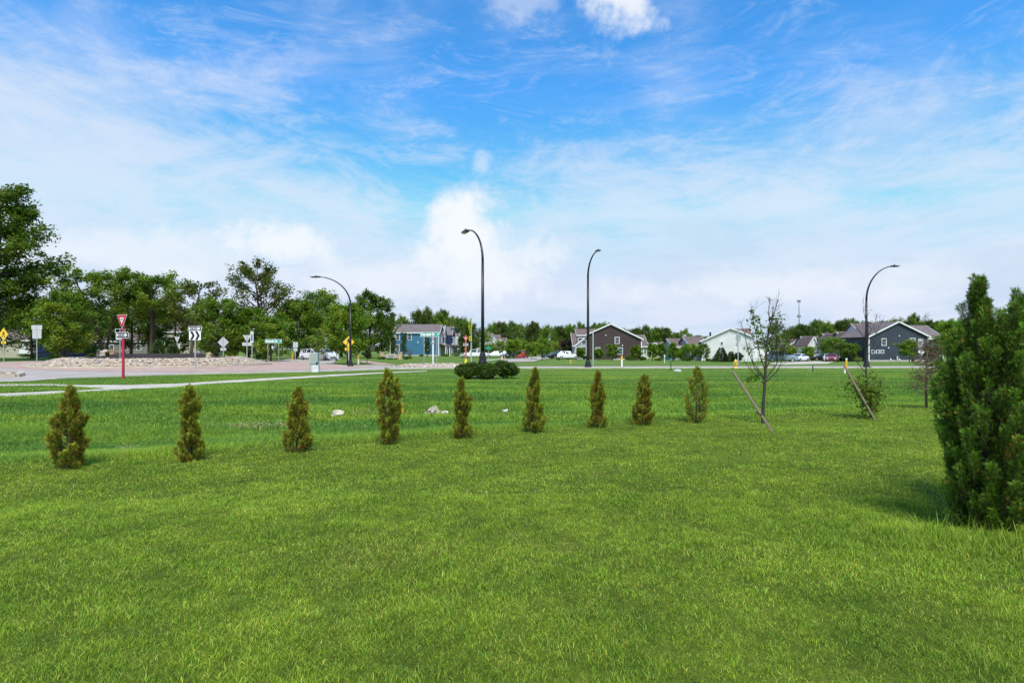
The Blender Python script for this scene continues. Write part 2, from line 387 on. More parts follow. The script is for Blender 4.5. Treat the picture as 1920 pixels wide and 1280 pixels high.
# loose stones: one low rock shape, hundreds of times, as uncountable stone cover
ico = np.array([(0, 0, 1), (.89, 0, .45), (.28, .85, .45), (-.72, .53, .45), (-.72, -.53, .45), (.28, -.85, .45), (.72, .53, -.45), (-.28, .85, -.45), (-.89, 0, -.45), (-.28, -.85, -.45), (.72, -.53, -.45), (0, 0, -1)])
icf = np.array([(0, 1, 2), (0, 2, 3), (0, 3, 4), (0, 4, 5), (0, 5, 1), (1, 6, 2), (2, 7, 3), (3, 8, 4), (4, 9, 5), (5, 10, 1), (2, 6, 7), (3, 7, 8), (4, 8, 9), (5, 9, 10), (1, 10, 6), (6, 11, 7), (7, 11, 8), (8, 11, 9), (9, 11, 10), (10, 11, 6)])
stonem = leafmat('stone_cover', 0., 1., .85)
def stones(name, xyz, size, rng, label):
    N = len(xyz); V = ico[None]*(1+rng.uniform(-.25, .25, (N, 12, 1)))*(size*rng.uniform(.6, 1.35, N))[:, None, None]*np.stack([rng.uniform(.8, 1.4, N), rng.uniform(.7, 1.2, N), rng.uniform(.45, .8, N)], 1)[:, None]
    a = rng.uniform(0, 6.28, N); c_, s_ = np.cos(a)[:, None], np.sin(a)[:, None]
    V = np.stack([V[..., 0]*c_-V[..., 1]*s_, V[..., 0]*s_+V[..., 1]*c_, V[..., 2]], -1)+xyz[:, None]
    pal = np.array([(.50, .41, .31), (.44, .33, .24), (.56, .50, .42), (.34, .30, .26), (.46, .32, .22), (.22, .19, .17)])
    col = pal[rng.integers(0, 6, N)]*rng.uniform(.85, 1.15, (N, 1))
    o = np_mesh(name, V.reshape(-1, 3), [(icf[None]+12*np.arange(N)[:, None, None]).reshape(-1, 3)], stonem, col=np.repeat(col, 12, 0))
    return tag(o, label, kind='stuff')
rg = np.random.default_rng(5)
a_ = rg.uniform(0, 2*math.pi, 9000); r_ = np.sqrt(rg.uniform((IR-3.1)**2, (IR-.5)**2, 9000))
sx_, sy_ = IC[0]+r_*np.cos(a_), IC[1]+r_*np.sin(a_)
stones('stone_cover', np.stack([sx_, sy_, island_h(r_)+.03], 1), .115, rg, 'pale river stones banked round the dark mulch of the roundabout')
def stone_patch(px_poly, n, size, z, label):
    P = [G(a, b)[:2] for a, b in px_poly]; xs = [p[0] for p in P]; ys = [p[1] for p in P]
    x = rg.uniform(min(xs), max(xs), n*6); y = rg.uniform(min(ys), max(ys), n*6); k = inside(P, x, y); x, y = x[k][:n], y[k][:n]
    stones('stone_cover', np.stack([x, y, T(x, y)+z], 1), size, rg, label); return P
bedP = stone_patch([(735, 688), (885, 688), (885, 684), (820, 682.5), (768, 684)], 1500, .16, .03, 'pinkish stones beside the road under the street sign')
spl = [(-200, 705.5), (0, 707.5), (30, 707), (41, 704), (36, 701), (0, 699.5), (-200, 699.5)]
splP = [G(a, b)[:2] for a, b in spl]
ribbon('kerb', splP+splP[:1], .3, .17, kerbm, .02)
stone_patch([(-200, 704.5), (0, 706), (28, 705.6), (36, 703.6), (32, 702), (0, 701), (-200, 701)], 260, .14, .1, 'stones inside the kerb of the narrow traffic island')
NOGRASS = [roadP, pathP, apronP, path2P, streetP, driveP, bedP, splP]
# ---------------------------------------------------------------- grass blades
def noise2(x, y, s, seed):
    r0 = np.random.default_rng(seed); g = r0.random((256, 256)); x = x/s+500; y = y/s+500
    i, j = np.floor(x).astype(int), np.floor(y).astype(int); fx, fy = x-i, y-j; fx = fx*fx*(3-2*fx); fy = fy*fy*(3-2*fy)
    q = lambda a, b: g[a % 256, b % 256]
    return (q(i, j)*(1-fx)+q(i+1, j)*fx)*(1-fy)+(q(i, j+1)*(1-fx)+q(i+1, j+1)*fx)*fy
def blades(name, x, y, h, wd, mat_, tint, seed, label, lean=.45):
    r0 = np.random.default_rng(seed); N = len(x); z = T(x, y)
    a = r0.uniform(0, 2*math.pi, N); d_ = np.stack([np.cos(a), np.sin(a)], 1)
    fa = r0.uniform(0, 2*math.pi, N); f_ = np.stack([np.cos(fa), np.sin(fa)], 1)
    ln = (h*r0.uniform(.1, lean*2, N))
    o = np.stack([x, y, z-.01], 1); V = np.zeros((N, 5, 3))
    for k, (hh, ww, sh) in enumerate(((0, 1, 0), (0, -1, 0), (.55, -.8, .3), (.55, .8, .3), (1, 0, 1))):
        V[:, k] = o; V[:, k, :2] += d_*(wd*ww*.5)[:, None]+f_*(ln*sh)[:, None]; V[:, k, 2] += h*hh*(1-.12*(sh))
    b = 5*np.arange(N)[:, None]
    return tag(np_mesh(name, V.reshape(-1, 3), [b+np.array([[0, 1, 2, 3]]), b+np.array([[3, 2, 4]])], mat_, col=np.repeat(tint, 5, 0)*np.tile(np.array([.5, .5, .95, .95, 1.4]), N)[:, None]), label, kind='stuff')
bladem = turf('turf_blades', True)
def lawn(name, y0, y1, dens, wd, seed, label, hmul=1.):
    r0 = np.random.default_rng(seed)
    N = int((y1**2-y0**2)*1.08*dens+(y1-y0)*4.*dens)
    yy = np.sqrt(r0.uniform(y0**2, y1**2, N)); xx = r0.uniform(-1, 1, N)*(yy*1.08+2.)
    if y0 > 6: dd = r0.uniform(0, 1, N) < (y0/yy)**.8; xx, yy = xx[dd], yy[dd]
    keep = np.ones(len(xx), bool)
    for P in NOGRASS: keep &= ~inside(P, xx, yy)
    keep &= np.hypot(xx-IC[0], yy-IC[1]) > IR
    clump = noise2(xx, yy, .16, 3); clump = .6*clump+.4*noise2(xx, yy, .06, 5); keep &= r0.uniform(0, 1, len(xx)) < .12+1.25*clump**1.3
    xx, yy = xx[keep], yy[keep]; N = len(xx)
    t = beyond(xx, yy)+(noise2(xx, yy, 1.5, 9)-.5)
    long_ = S(.4, 1.4, t)*(1-S(24, 28, yy))
    h = (.020+.014*noise2(xx, yy, .5, 11)+.022*noise2(xx, yy, .13, 12))*(1-long_)+long_*(.055+.085*noise2(xx, yy, 1.8, 13)+.03*noise2(xx, yy, .3, 14))
    h = h*r0.uniform(.55, 1.25, N)*hmul
    tr_ = np.exp(-(((xx-3.9)/.9)**2+((yy-4.75)/.42)**2)); h = h*(1+1.9*tr_*r0.uniform(.2, 1.2, N))
    tint = np.ones((N, 3))*r0.uniform(.55, 1.5, (N, 1)); tint[:, 0] *= r0.uniform(.75, 1.25, N)
    dry = r0.uniform(0, 1, N) < .07+.25*S(.62, .85, .6*noise2(xx, yy, .5, 21)+.4*noise2(xx, yy, .12, 22))*(1-long_); tint[dry] *= np.where(r0.uniform(0, 1, (dry.sum(), 1)) < .5, np.array((2.3, 1.5, 3.0)), np.array((1.5, 1.35, 2.2)))  # dry straw blades, plus extra pale ones painted in for glints on tips
    return blades(name, xx, yy, h, wd*r0.uniform(.6, 1.3, N)*(1+.0*yy), bladem, tint, seed+1, label)
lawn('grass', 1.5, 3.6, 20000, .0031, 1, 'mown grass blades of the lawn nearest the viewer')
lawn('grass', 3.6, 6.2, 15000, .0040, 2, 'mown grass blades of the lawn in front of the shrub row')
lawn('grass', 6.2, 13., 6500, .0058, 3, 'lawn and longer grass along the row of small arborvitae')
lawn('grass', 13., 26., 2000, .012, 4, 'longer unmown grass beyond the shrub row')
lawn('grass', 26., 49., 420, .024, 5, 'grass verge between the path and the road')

# ================================================================ vegetation builders
barkm = mat('bark', (.075, .058, .045), .9, .35, 5., .02, stretch=(1, 1, .3))
barkg = mat('grey_bark', (.055, .045, .04), .9, .3, 5., .01, stretch=(1, 1, .3))
leafm = leafmat('leaf', .42)
needlem = leafmat('needle', .18, 1., .6)
def tri_mats(d_, n_):
    """frames: x along d_, z near n_"""
    d_ = d_/np.linalg.norm(d_, axis=1, keepdims=True); y = np.cross(n_, d_); y /= np.maximum(np.linalg.norm(y, axis=1, keepdims=True), 1e-6)
    return d_, y, np.cross(d_, y)
def rnd_dirs(r0, N): v = r0.normal(size=(N, 3)); return v/np.linalg.norm(v, axis=1, keepdims=True)
LEAF = np.array([(-.5, 0, 0), (0, .34, .06), (.55, 0, -.05), (0, -.34, .06)])
def leaf_cards(P, size, r0, flat=.5):
    N = len(P); nn = rnd_dirs(r0, N); nn[:, 2] = np.abs(nn[:, 2])+flat; d_ = np.cross(nn, rnd_dirs(r0, N))
    x, y, z = tri_mats(d_, nn); s = (size*r0.uniform(.55, 1.35, N))[:, None]
    V = np.stack([P+(x*a+y*b+z*c)*s for a, b, c in LEAF], 1)
    return V.reshape(-1, 3), (4*np.arange(N)[:, None]+np.arange(4)[None])
def leaf_cols(P, N, r0, base, var=.25, clump=1.2, seed=3):
    b = np.array(base); c = noise2(P[:, 0]*1.+P[:, 2]*.7, P[:, 1]+P[:, 2]*.9, clump, seed)
    k = (.72+.6*c)*r0.uniform(1-var, 1+var, N); col = b[None]*k[:, None]; col[:, 0] *= r0.uniform(.8, 1.3, N)*(.8+.45*c)
    return col
def skeleton(H, W, cb, n_limb, r0, top=.92, lean=.0, r_tr=None, upward=.55, fork=0, prof=None):
    """trunk and limbs as a tube mesh, and the points the foliage hangs on"""
    mb = MB(); r_tr = r_tr or H*.022; pts = []
    stems = 1+fork
    for s_ in range(stems):
        ox, oy = r0.normal(0, .03*W, 2) if fork else (0, 0)
        dx_, dy_ = (r0.normal(0, .16*W, 2) if fork else r0.normal(0, .04*W, 2)+np.array((lean, 0)))
        zz = np.linspace(-.15 if s_ == 0 else 0, H*top, 9); q = np.clip(zz/H, 0, 1)
        tp = np.stack([ox+dx_*q**1.3+r0.normal(0, .01*H, 9)*q, oy+dy_*q**1.3+r0.normal(0, .01*H, 9)*q, zz], 1)
        rt = r_tr*(1-.85*q)*(1 if s_ == 0 else .7); rt[0] *= 1.5
        mb.tube(tp, list(rt), 8)
        nl = n_limb//stems
        for i in range(nl):
            f = cb+(top-cb)*(i+r0.uniform(0, .9))/nl; zb = f*H*.97
            b = np.array([np.interp(zb, tp[:, 2], tp[:, k]) for k in (0, 1, 2)])
            a = i*2.4+r0.uniform(-.5, .5)+s_*2
            g = (f-cb)/(1-cb); pr = prof(g) if prof else math.sin(math.pi*min(1, .18+.82*g)**.8)**.7 if g < 1 else .1
            L = W*.5*max(.18, pr)*r0.uniform(.7, 1.12)
            up_ = upward*L*r0.uniform(.5, 1.3)
            e = b+np.array((math.cos(a)*L, math.sin(a)*L, up_))
            mid = (b+e)/2+np.array((0, 0, -.10*L))+r0.normal(0, .05*L, 3)
            rb = r_tr*.42*(1-.6*g)
            mb.tube([b, mid, e], [rb, rb*.6, rb*.2], 5, False)
            for k in range(5):
                u = .35+.65*(k+r0.uniform(0, 1))/5; p0 = b*(1-u)**2+2*mid*u*(1-u)+e*u*u
                p1 = p0+np.array((math.cos(a+r0.normal(0, .9)), math.sin(a+r0.normal(0, .9)), r0.uniform(-.15, .8)))*L*r0.uniform(.18, .42)
                mb.tube([p0, p1], [rb*.3, rb*.1], 4, False); pts.append((p1, L)); pts.append(((p0+p1)/2, L))
    return mb, pts
def tree(name, label, cat, loc, H, W, seed, base, cb=.25, n_limb=22, n_leaf=9000, leaf=.28, spread=.11, group=None, upward=.5, flat=.5, fork=0, bark=None, r_tr=None, prof=None, top=.92, parts=None, var=.28):
    r0 = np.random.default_rng(seed)
    root = thing(name, label, cat, loc, 0, group)
    mb, pts = skeleton(H, W, cb, n_limb, r0, top=top, upward=upward, fork=fork, r_tr=r_tr, prof=prof)
    mb.build('trunk', bark or barkm, root, True)
    cen = np.array([p for p, _ in pts]); k = r0.integers(0, len(cen), n_leaf)
    sg = W*spread*np.array((1, 1, .85)); wgt = r0.uniform(.5, 1.25, len(cen))
    off = rnd_dirs(r0, n_leaf)*(r0.uniform(0, 1, n_leaf)**.45)[:, None]*sg*wgt[k][:, None]*1.5
    P = cen[k]+off; P = P[P[:, 2] > cb*H*.55]
    V, f = leaf_cards(P, leaf, r0, flat)
    col = leaf_cols(P, len(P), r0, base, var, W*.16, seed % 17)
    np_mesh('crown', V, [f], leafm, root, np.repeat(col, 4, 0))
    return root
def bush(name, label, cat, loc, W, H, seed, base, n_leaf=2500, leaf=.12, group=None, lumps=12, D_=None):
    r0 = np.random.default_rng(seed); root = thing(name, label, cat, loc, 0, group); D_ = D_ or W
    mb = MB()
    for i in range(7):
        a = r0.uniform(0, 6.28); mb.tube([(0, 0, -.05), (math.cos(a)*W*.15, math.sin(a)*W*.15, H*.4), (math.cos(a)*W*.3, math.sin(a)*W*.3, H*.75)], [.03*H, .02*H, .008*H], 5)
    mb.build('stems', barkm, root)
    a = r0.uniform(0, 6.28, lumps); rr_ = r0.uniform(.1, .36, lumps); c = np.stack([np.cos(a)*rr_*W, np.sin(a)*rr_*D_, r0.uniform(.3, .72, lumps)*H], 1)
    k = r0.integers(0, lumps, n_leaf); off = rnd_dirs(r0, n_leaf)*(r0.uniform(.55, 1.05, n_leaf))[:, None]
    P = c[k]+off*np.array((W*.24, D_*.24, H*.3)); P = P[P[:, 2] > .02]
    V, f = leaf_cards(P, leaf, r0, .2)
    np_mesh('foliage', V, [f], leafm, root, np.repeat(leaf_cols(P, len(P), r0, base, .3, W*.2, seed % 13), 4, 0))
    return root
# flat scale-leaf sprays of arborvitae: one fan of narrow blades
def fan(K, seed):
    r0 = np.random.default_rng(seed); V = []; F_ = []
    def kite(x0, y0, a, L, wd, z=0):
        c, s = math.cos(a), math.sin(a); b = len(V)
        for u, v in ((0, 0), (.45, .5), (1, 0), (.45, -.5)): V.append((x0+c*u*L-s*v*wd, y0+s*u*L+c*v*wd, z+.10*u*u))
        F_.append([b, b+1, b+2, b+3])
    kite(0, 0, 0, 1, .06)
    for i in range(K):
        s_ = 1 if i % 2 else -1; u = .12+.75*i/K; L = (.62-.42*u)*r0.uniform(.8, 1.15)
        kite(u, 0, s_*R(r0.uniform(32, 48)), L, .065, r0.uniform(-.02, .04))
        kite(u+.4*L*.75, s_*.4*L*.6, s_*R(r0.uniform(8, 20)), L*.55, .055)
    return np.array(V), np.array(F_)
FANS = [fan(8, 1), fan(7, 2), fan(9, 3)]
def sprays(name, parent, P, out, up, size, col, r0, m, droop=0., fans=FANS):
    VV_, FF, CC, o = [], [], [], 0
    pick = r0.integers(0, len(fans), len(P))
    for q, (tv, tf) in enumerate(fans):
        k = pick == q; n = k.sum()
        if not n: continue
        d_ = out[k]*(1-up)+np.array((0, 0, 1.))*up+rnd_dirs(r0, n)*.35
        nrm = np.cross(d_, np.array((0, 0, 1.)))+rnd_dirs(r0, n)*.45
        x, y, z = tri_mats(d_, nrm); s = (size*r0.uniform(.6, 1.3, n))[:, None, None]
        V = P[k][:, None]+(x[:, None]*tv[None, :, :1]+y[:, None]*tv[None, :, 1:2]+z[:, None]*tv[None, :, 2:])*s
        VV_.append(V.reshape(-1, 3)); FF.append((tf[None]+o+len(tv)*np.arange(n)[:, None, None]).reshape(-1, 4)); o += n*len(tv)
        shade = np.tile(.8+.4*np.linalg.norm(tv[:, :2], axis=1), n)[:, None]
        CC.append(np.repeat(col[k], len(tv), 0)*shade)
    return np_mesh(name, np.concatenate(VV_), [np.concatenate(FF)], m, parent, np.concatenate(CC))
def arborvitae(label, loc, H, Rm, seed, n, size, rust=.3, green=(.07, .12, .018), prof=None, group=None, stems=1, thin=.45, name='arborvitae', gaps=.0, plumes=90, plen=.24, prad=.045):
    r0 = np.random.default_rng(seed); root = thing(name, label, 'shrub', loc, r0.uniform(0, 6.28) if group else 0, group)
    mb = MB(); tops = []
    for s_ in range(stems):
        bx, by = (0, 0) if s_ == 0 else r0.normal(0, Rm*.25, 2); tx, ty = r0.normal(0, Rm*.12, 2)+np.array((bx, by))*1.2; hh = H*(.93 if s_ == 0 else r0.uniform(.6, .88))
        mb.tube([(bx, by, -.05), (bx*1.1+.01, by*1.1, hh*.4), (tx, ty, hh)], [Rm*.085, Rm*.055, .004], 6); tops.append((bx, by, tx, ty, hh))
    prof = prof or (lambda g: (.55+.5*math.sin(math.pi*min(1, g*1.3+.12)))*(1-g**3.2))
    npl = plumes; gg = (np.arange(npl)+r0.uniform(0, 1, npl))/npl; gg = gg**.95*(1-.3*plen/H+.06)-.06
    av = np.arange(npl)*2.4+r0.normal(0, .6, npl); st_ = np.arange(npl) % len(tops)
    P_, D_, O_, U_, Q_ = [], [], [], [], []
    for q in range(npl):
        bx, by, tx, ty, hh = tops[st_[q]]; g = gg[q]*(1 if st_[q] == 0 else hh/H); z_ = g*H
        cx = bx+(tx-bx)*g; cy = by+(ty-by)*g; Rr = Rm*max(.03, prof(min(.999, g+plen*.45/H)))*r0.uniform(.72, 1.16)
        o_ = np.array((math.cos(av[q]), math.sin(av[q]), 0.)); L = plen*r0.uniform(.7, 1.25)*(1-.3*g)
        b = np.array((cx, cy, z_))+o_*Rr*.22; e = np.array((cx, cy, z_+L*.85))+o_*Rr*1.0+r0.normal(0, .1*Rm, 3)*(1, 1, 0)
        m_ = (b+e)/2+o_*Rr*.22-np.array((0, 0, L*.1)); mb.tube([b, m_, e], [Rm*.022, Rm*.014, Rm*.004], 4, False)
        k_ = max(6, int(n/npl*r0.uniform(.6, 1.4))); u = r0.uniform(.18, 1, k_)**.8
        c = b*((1-u)**2)[:, None]+2*m_*(u*(1-u))[:, None]+e*(u*u)[:, None]; t_ = (e-m_)*u[:, None]+(m_-b)*(1-u)[:, None]; t_ /= np.linalg.norm(t_, axis=1, keepdims=True)
        pr = rnd_dirs(r0, k_); P_.append(c+pr*(prad*(1.1-.75*u)*r0.uniform(.3, 1, k_))[:, None]); D_.append(t_+pr*.75); U_.append(u); O_.append(np.full(k_, q)); Q_.append(np.full(k_, g))
    # leader at the top
    k_ = int(n/npl*1.5); u = r0.uniform(0, 1, k_); tx, ty, hh = tops[0][2:]; P_.append(np.stack([tx+0*u, ty+0*u, H*(.86+.13*u)], 1)+rnd_dirs(r0, k_)*(prad*.5*(1-u))[:, None]); D_.append(rnd_dirs(r0, k_)*.5+np.array((0, 0, 1.))); U_.append(.6+.4*u); O_.append(np.full(k_, npl-1)); Q_.append(np.full(k_, 1.))
    mb.build('stem', barkm, root, True)
    P, D, U, O, Q = map(np.concatenate, (P_, D_, U_, O_, Q_)); k_ = P[:, 2] > .01; P, D, U, O, Q = P[k_], D[k_], U[k_], O[k_], Q[k_]; N = len(P)
    ptint = r0.uniform(.75, 1.25, npl)[O]; prust = (r0.uniform(0, 1, npl) < rust*.55)[O]
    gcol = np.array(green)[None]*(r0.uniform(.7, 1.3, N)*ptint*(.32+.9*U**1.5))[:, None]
    rc = np.array((.36, .19, .035)); oc = np.array((.30, .25, .03)); q1 = r0.uniform(0, 1, N); q2 = r0.uniform(0, 1, N)
    w1 = (q1 < np.where(prust, .55, rust*.10)*(1.2-.9*U))[:, None]; w2 = (q2 < rust*(1.25-.3*U))[:, None]
    col = np.where(w1, rc*r0.uniform(.6, 1.2, (N, 1)), np.where(w2, oc*r0.uniform(.6, 1.2, (N, 1)), gcol))
    D /= np.linalg.norm(D, axis=1, keepdims=True)
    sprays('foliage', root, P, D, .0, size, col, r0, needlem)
    return root
def pyr(g): return max(.05, (1-g)**.85*(.45+.55*min(1, g*5)))

# ---------------------------------------------------------------- the row of small arborvitae
rowspec = [((130, 880), 736, 66, .42, 'leftmost and fullest small arborvitae of the row, rust brown at its heart'),
           ((358, 866), 736, 62, .40, 'small two tiered arborvitae with a pinched waist, second in the row'),
           ((556, 850), 738, 62, .5, 'small brownish arborvitae with a dark bare hollow at its foot, third in the row'),
           ((730, 836), 703, 66, .36, 'tall top heavy olive arborvitae, fourth in the row'),
           ((865, 824), 716, 50, .42, 'narrow bronzed arborvitae left of the lamp post bushes, fifth in the row'),
           ((1000, 813), 698, 54, .34, 'tall dark green arborvitae with one rusty twig out to the right'),
           ((1120, 805), 702, 44, .46, 'slim wavy arborvitae with rust tips, third from the end of the row'),
           ((1206, 799), 711, 48, .52, 'squat rusty arborvitae with a split top, second from the end of the row'),
           ((1305, 795), 693, 50, .26, 'sparse yellow green arborvitae with bare pale stem at the end of the row')]
profs = [lambda g: (.72+.3*math.sin(math.pi*g))*(1-g**3.5), lambda g: (.75-.5*math.exp(-((g-.62)/.09)**2)+.1*math.sin(9*g))*(1-g**6), lambda g: (.95-.35*g+.15*math.sin(10*g))*(1-g**4),
         lambda g: (.45+.6*g**.7)*(1-g**5), lambda g: (.62+.25*math.sin(11*g+1))*(1-g**4), lambda g: (.72+.22*math.sin(8*g+.3)-.2*g)*(1-g**4), lambda g: (.68+.28*math.sin(12*g+.6))*(1-g**4),
         lambda g: (.82-.2*g+.15*math.sin(10*g))*(1-g**6), lambda g: (.3+.75*math.sin(math.pi*min(1, .15+g*.8)))*(1-g**7)]
for i, ((bx, by), ty, wpx, rust, lab) in enumerate(rowspec):
    x, y, z = G(bx, by-3); H = Z(ty, y)-z; Rm = wpx/F*y*.42
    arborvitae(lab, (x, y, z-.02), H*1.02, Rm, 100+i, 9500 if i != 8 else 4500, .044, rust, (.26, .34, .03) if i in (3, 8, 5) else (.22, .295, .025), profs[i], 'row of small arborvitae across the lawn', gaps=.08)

# ---------------------------------------------------------------- large arborvitae at the right edge
BIG = [(1836, 995, 543, .295, 46000, 'large bright arborvitae with a pointed top, standing forward at the right edge', 3),
       (1922, 978, 562, .31, 34000, 'second large arborvitae, cut off by the right edge of the view', 3)]
for i, (bx, by, ty, Rm, n, lab, st) in enumerate(BIG):
    x, y, z = G(bx, by); H = Z(ty, y)-z
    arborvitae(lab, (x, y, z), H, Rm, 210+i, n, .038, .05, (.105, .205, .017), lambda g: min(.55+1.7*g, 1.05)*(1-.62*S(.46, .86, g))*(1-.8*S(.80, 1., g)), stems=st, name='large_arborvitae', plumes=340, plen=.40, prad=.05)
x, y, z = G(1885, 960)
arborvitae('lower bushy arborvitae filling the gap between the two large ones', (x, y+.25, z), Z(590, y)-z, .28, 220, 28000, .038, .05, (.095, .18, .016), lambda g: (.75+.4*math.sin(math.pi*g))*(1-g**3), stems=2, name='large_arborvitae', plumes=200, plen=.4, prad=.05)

# ---------------------------------------------------------------- broadleaf trees
DK, MD, BR, YG = (.090, .165, .018), (.130, .225, .024), (.165, .275, .028), (.20, .28, .05)
def T_(px, D, top, wpx, seed, base, label, name='broadleaf_tree', cat='tree', **kw):
    x, y, z = at(px, D); H = Z(top, D)-z; W = wpx/F*D
    return tree(name, label, cat, (x, y, z-.02), H, W, seed, base, **kw)
T_(-20, 80, 328, 160, 11, DK, 'huge oak with spreading limbs at the left edge of the photo', name='oak_tree', cb=.2, n_limb=56, n_leaf=38000, leaf=.40, spread=.075, fork=1, upward=.45, r_tr=.42)
T_(-70, 92, 420, 200, 12, DK, 'dark oak behind the huge oak, half outside the left edge', name='oak_tree', cb=.2, n_limb=30, n_leaf=9000, leaf=.5, spread=.09)
T_(118, 78, 542, 94, 13, (.145, .245, .026), 'fresh green low branched tree behind the left end of the roundabout', cb=.06, n_limb=34, n_leaf=20000, leaf=.25, spread=.085)
T_(196, 86, 505, 112, 14, MD, 'flat topped tree with long bare twin trunks behind the yield sign', cb=.45, n_limb=26, n_leaf=12000, leaf=.34, spread=.08, fork=1, upward=.6)
T_(290, 88, 508, 105, 15, MD, 'open crowned tree with tall bare trunks above the small spruces', cb=.38, n_limb=26, n_leaf=12000, leaf=.34, spread=.08, fork=1, upward=.6)
T_(358, 84, 520, 92, 16, (.10, .135, .02), 'thin wispy tree with see through crown left of the chevron sign', cb=.35, n_limb=22, n_leaf=4200, leaf=.32, spread=.07, fork=1, upward=.5)
T_(246, 96, 545, 90, 17, DK, 'dark shaded tree between the two flat topped trees', cb=.15, n_limb=24, n_leaf=7000, leaf=.36, spread=.09)
T_(60, 98, 560, 120, 18, DK, 'dark tree behind the trunk of the huge oak', cb=.1, n_limb=24, n_leaf=6500, leaf=.4, spread=.09)
T_(165, 100, 570, 90, 19, DK, 'dark low tree filling in behind the fresh green tree', cb=.1, n_limb=24, n_leaf=6000, leaf=.4, spread=.09)
T_(328, 98, 575, 90, 191, DK, 'dark low tree behind the wispy tree', cb=.1, n_limb=24, n_leaf=6000, leaf=.4, spread=.09)
T_(408, 76, 556, 92, 20, MD, 'dense dark maple right of the chevron sign', cb=.06, n_limb=34, n_leaf=15000, leaf=.26, spread=.09)
T_(466, 78, 575, 78, 21, MD, 'dense low tree behind the plain back of the yield sign', cb=.06, n_limb=30, n_leaf=11000, leaf=.26, spread=.09)
T_(505, 98, 499, 108, 22, (.10, .135, .02), 'tall airy tree rising above its neighbours, limbs showing through', cb=.3, n_limb=36, n_leaf=8000, leaf=.36, spread=.062, upward=.9, fork=1)
T_(508, 76, 592, 62, 23, BR, 'bright green small tree behind the green street sign', cb=.1, n_limb=26, n_leaf=8000, leaf=.24, spread=.09)
T_(555, 96, 560, 90, 24, MD, 'mid green tree between the airy tree and the round topped tree', cb=.08, n_limb=28, n_leaf=10000, leaf=.34, spread=.09)
T_(600, 100, 540, 100, 25, MD, 'tall round topped tree behind the curved lamp arm', cb=.12, n_limb=32, n_leaf=12000, leaf=.34, spread=.08)
T_(653, 62, 570, 84, 26, BR, 'broad bushy young maple behind the pedestrian sign', name='maple_tree', cb=.10, n_limb=36, n_leaf=17000, leaf=.2, spread=.085, upward=.7)
T_(692, 108, 543, 84, 27, DK, 'tall dark tree with ragged top beside the blue house', cb=.1, n_limb=34, n_leaf=13000, leaf=.38, spread=.075)
T_(716, 168, 588, 40, 28, MD, 'lower tree just left of the blue townhouse, behind it', cb=.1, n_limb=24, n_leaf=6500, leaf=.34, spread=.09)
T_(597, 80, 614, 26, 29, YG, 'slender pale yellow green young tree near the white car', name='young_tree', cb=.12, n_limb=20, n_leaf=2600, leaf=.18, spread=.12, upward=1.2)
T_(688, 66, 645, 20, 30, (.10, .13, .04), 'small dull olive tree right of the young maple', name='young_tree', cb=.25, n_limb=14, n_leaf=1200, leaf=.16, spread=.12)
# conifers standing on the mulch mound
def spruce(name, label, loc, H, W, seed, base, n=900, group=None, size=.2):
    r0 = np.random.default_rng(seed); root = thing(name, label, 'tree', loc, 0, group)
    mb = MB().tube([(0, 0, -.1), (0, 0, H*.96)], [W*.05, .01], 6); g = 1-np.sqrt(r0.uniform(0, 1, n)); a = r0.uniform(0, 6.28, n)
    tier = .78+.32*((g*8) % 1.)[::1]; rad = W*.5*(1-g)*r0.uniform(.3, 1., n)**.6*(1.1-.3*((g*9) % 1.))
    out = np.stack([np.cos(a), np.sin(a), -.12*np.ones(n)], 1); P = out*rad[:, None]; P[:, 2] = g*H*.95+H*.04-rad*.15
    for q in range(0, n, max(1, n//70)): mb.tube([(0, 0, P[q, 2]+rad[q]*.1), tuple(P[q])], [W*.012, W*.004], 4, False)
    mb.build('trunk', barkm, root, True)
    sprays('crown', root, P, out, .12, size, np.array(base)[None]*r0.uniform(.6, 1.4, (n, 1)), r0, needlem)
    return root
def on_island(px, r_off, D): x = X(px, D); return x, D, float(island_h(math.hypot(x-IC[0], D-IC[1])))
for px, D, ty, wpx, lab in ((297, 60, 634, 22, 'left one of the two small cone shaped spruces on the mulch mound'), (325, 61, 641, 17, 'right and smaller one of the two cone shaped spruces on the mulch mound')):
    x, y, z = on_island(px, 0, D); spruce('small_spruce', lab, (x, y, z), Z(ty, D)-z, wpx/F*D, 300+px, (.055, .11, .02), 700, 'young spruces on the roundabout', .28)
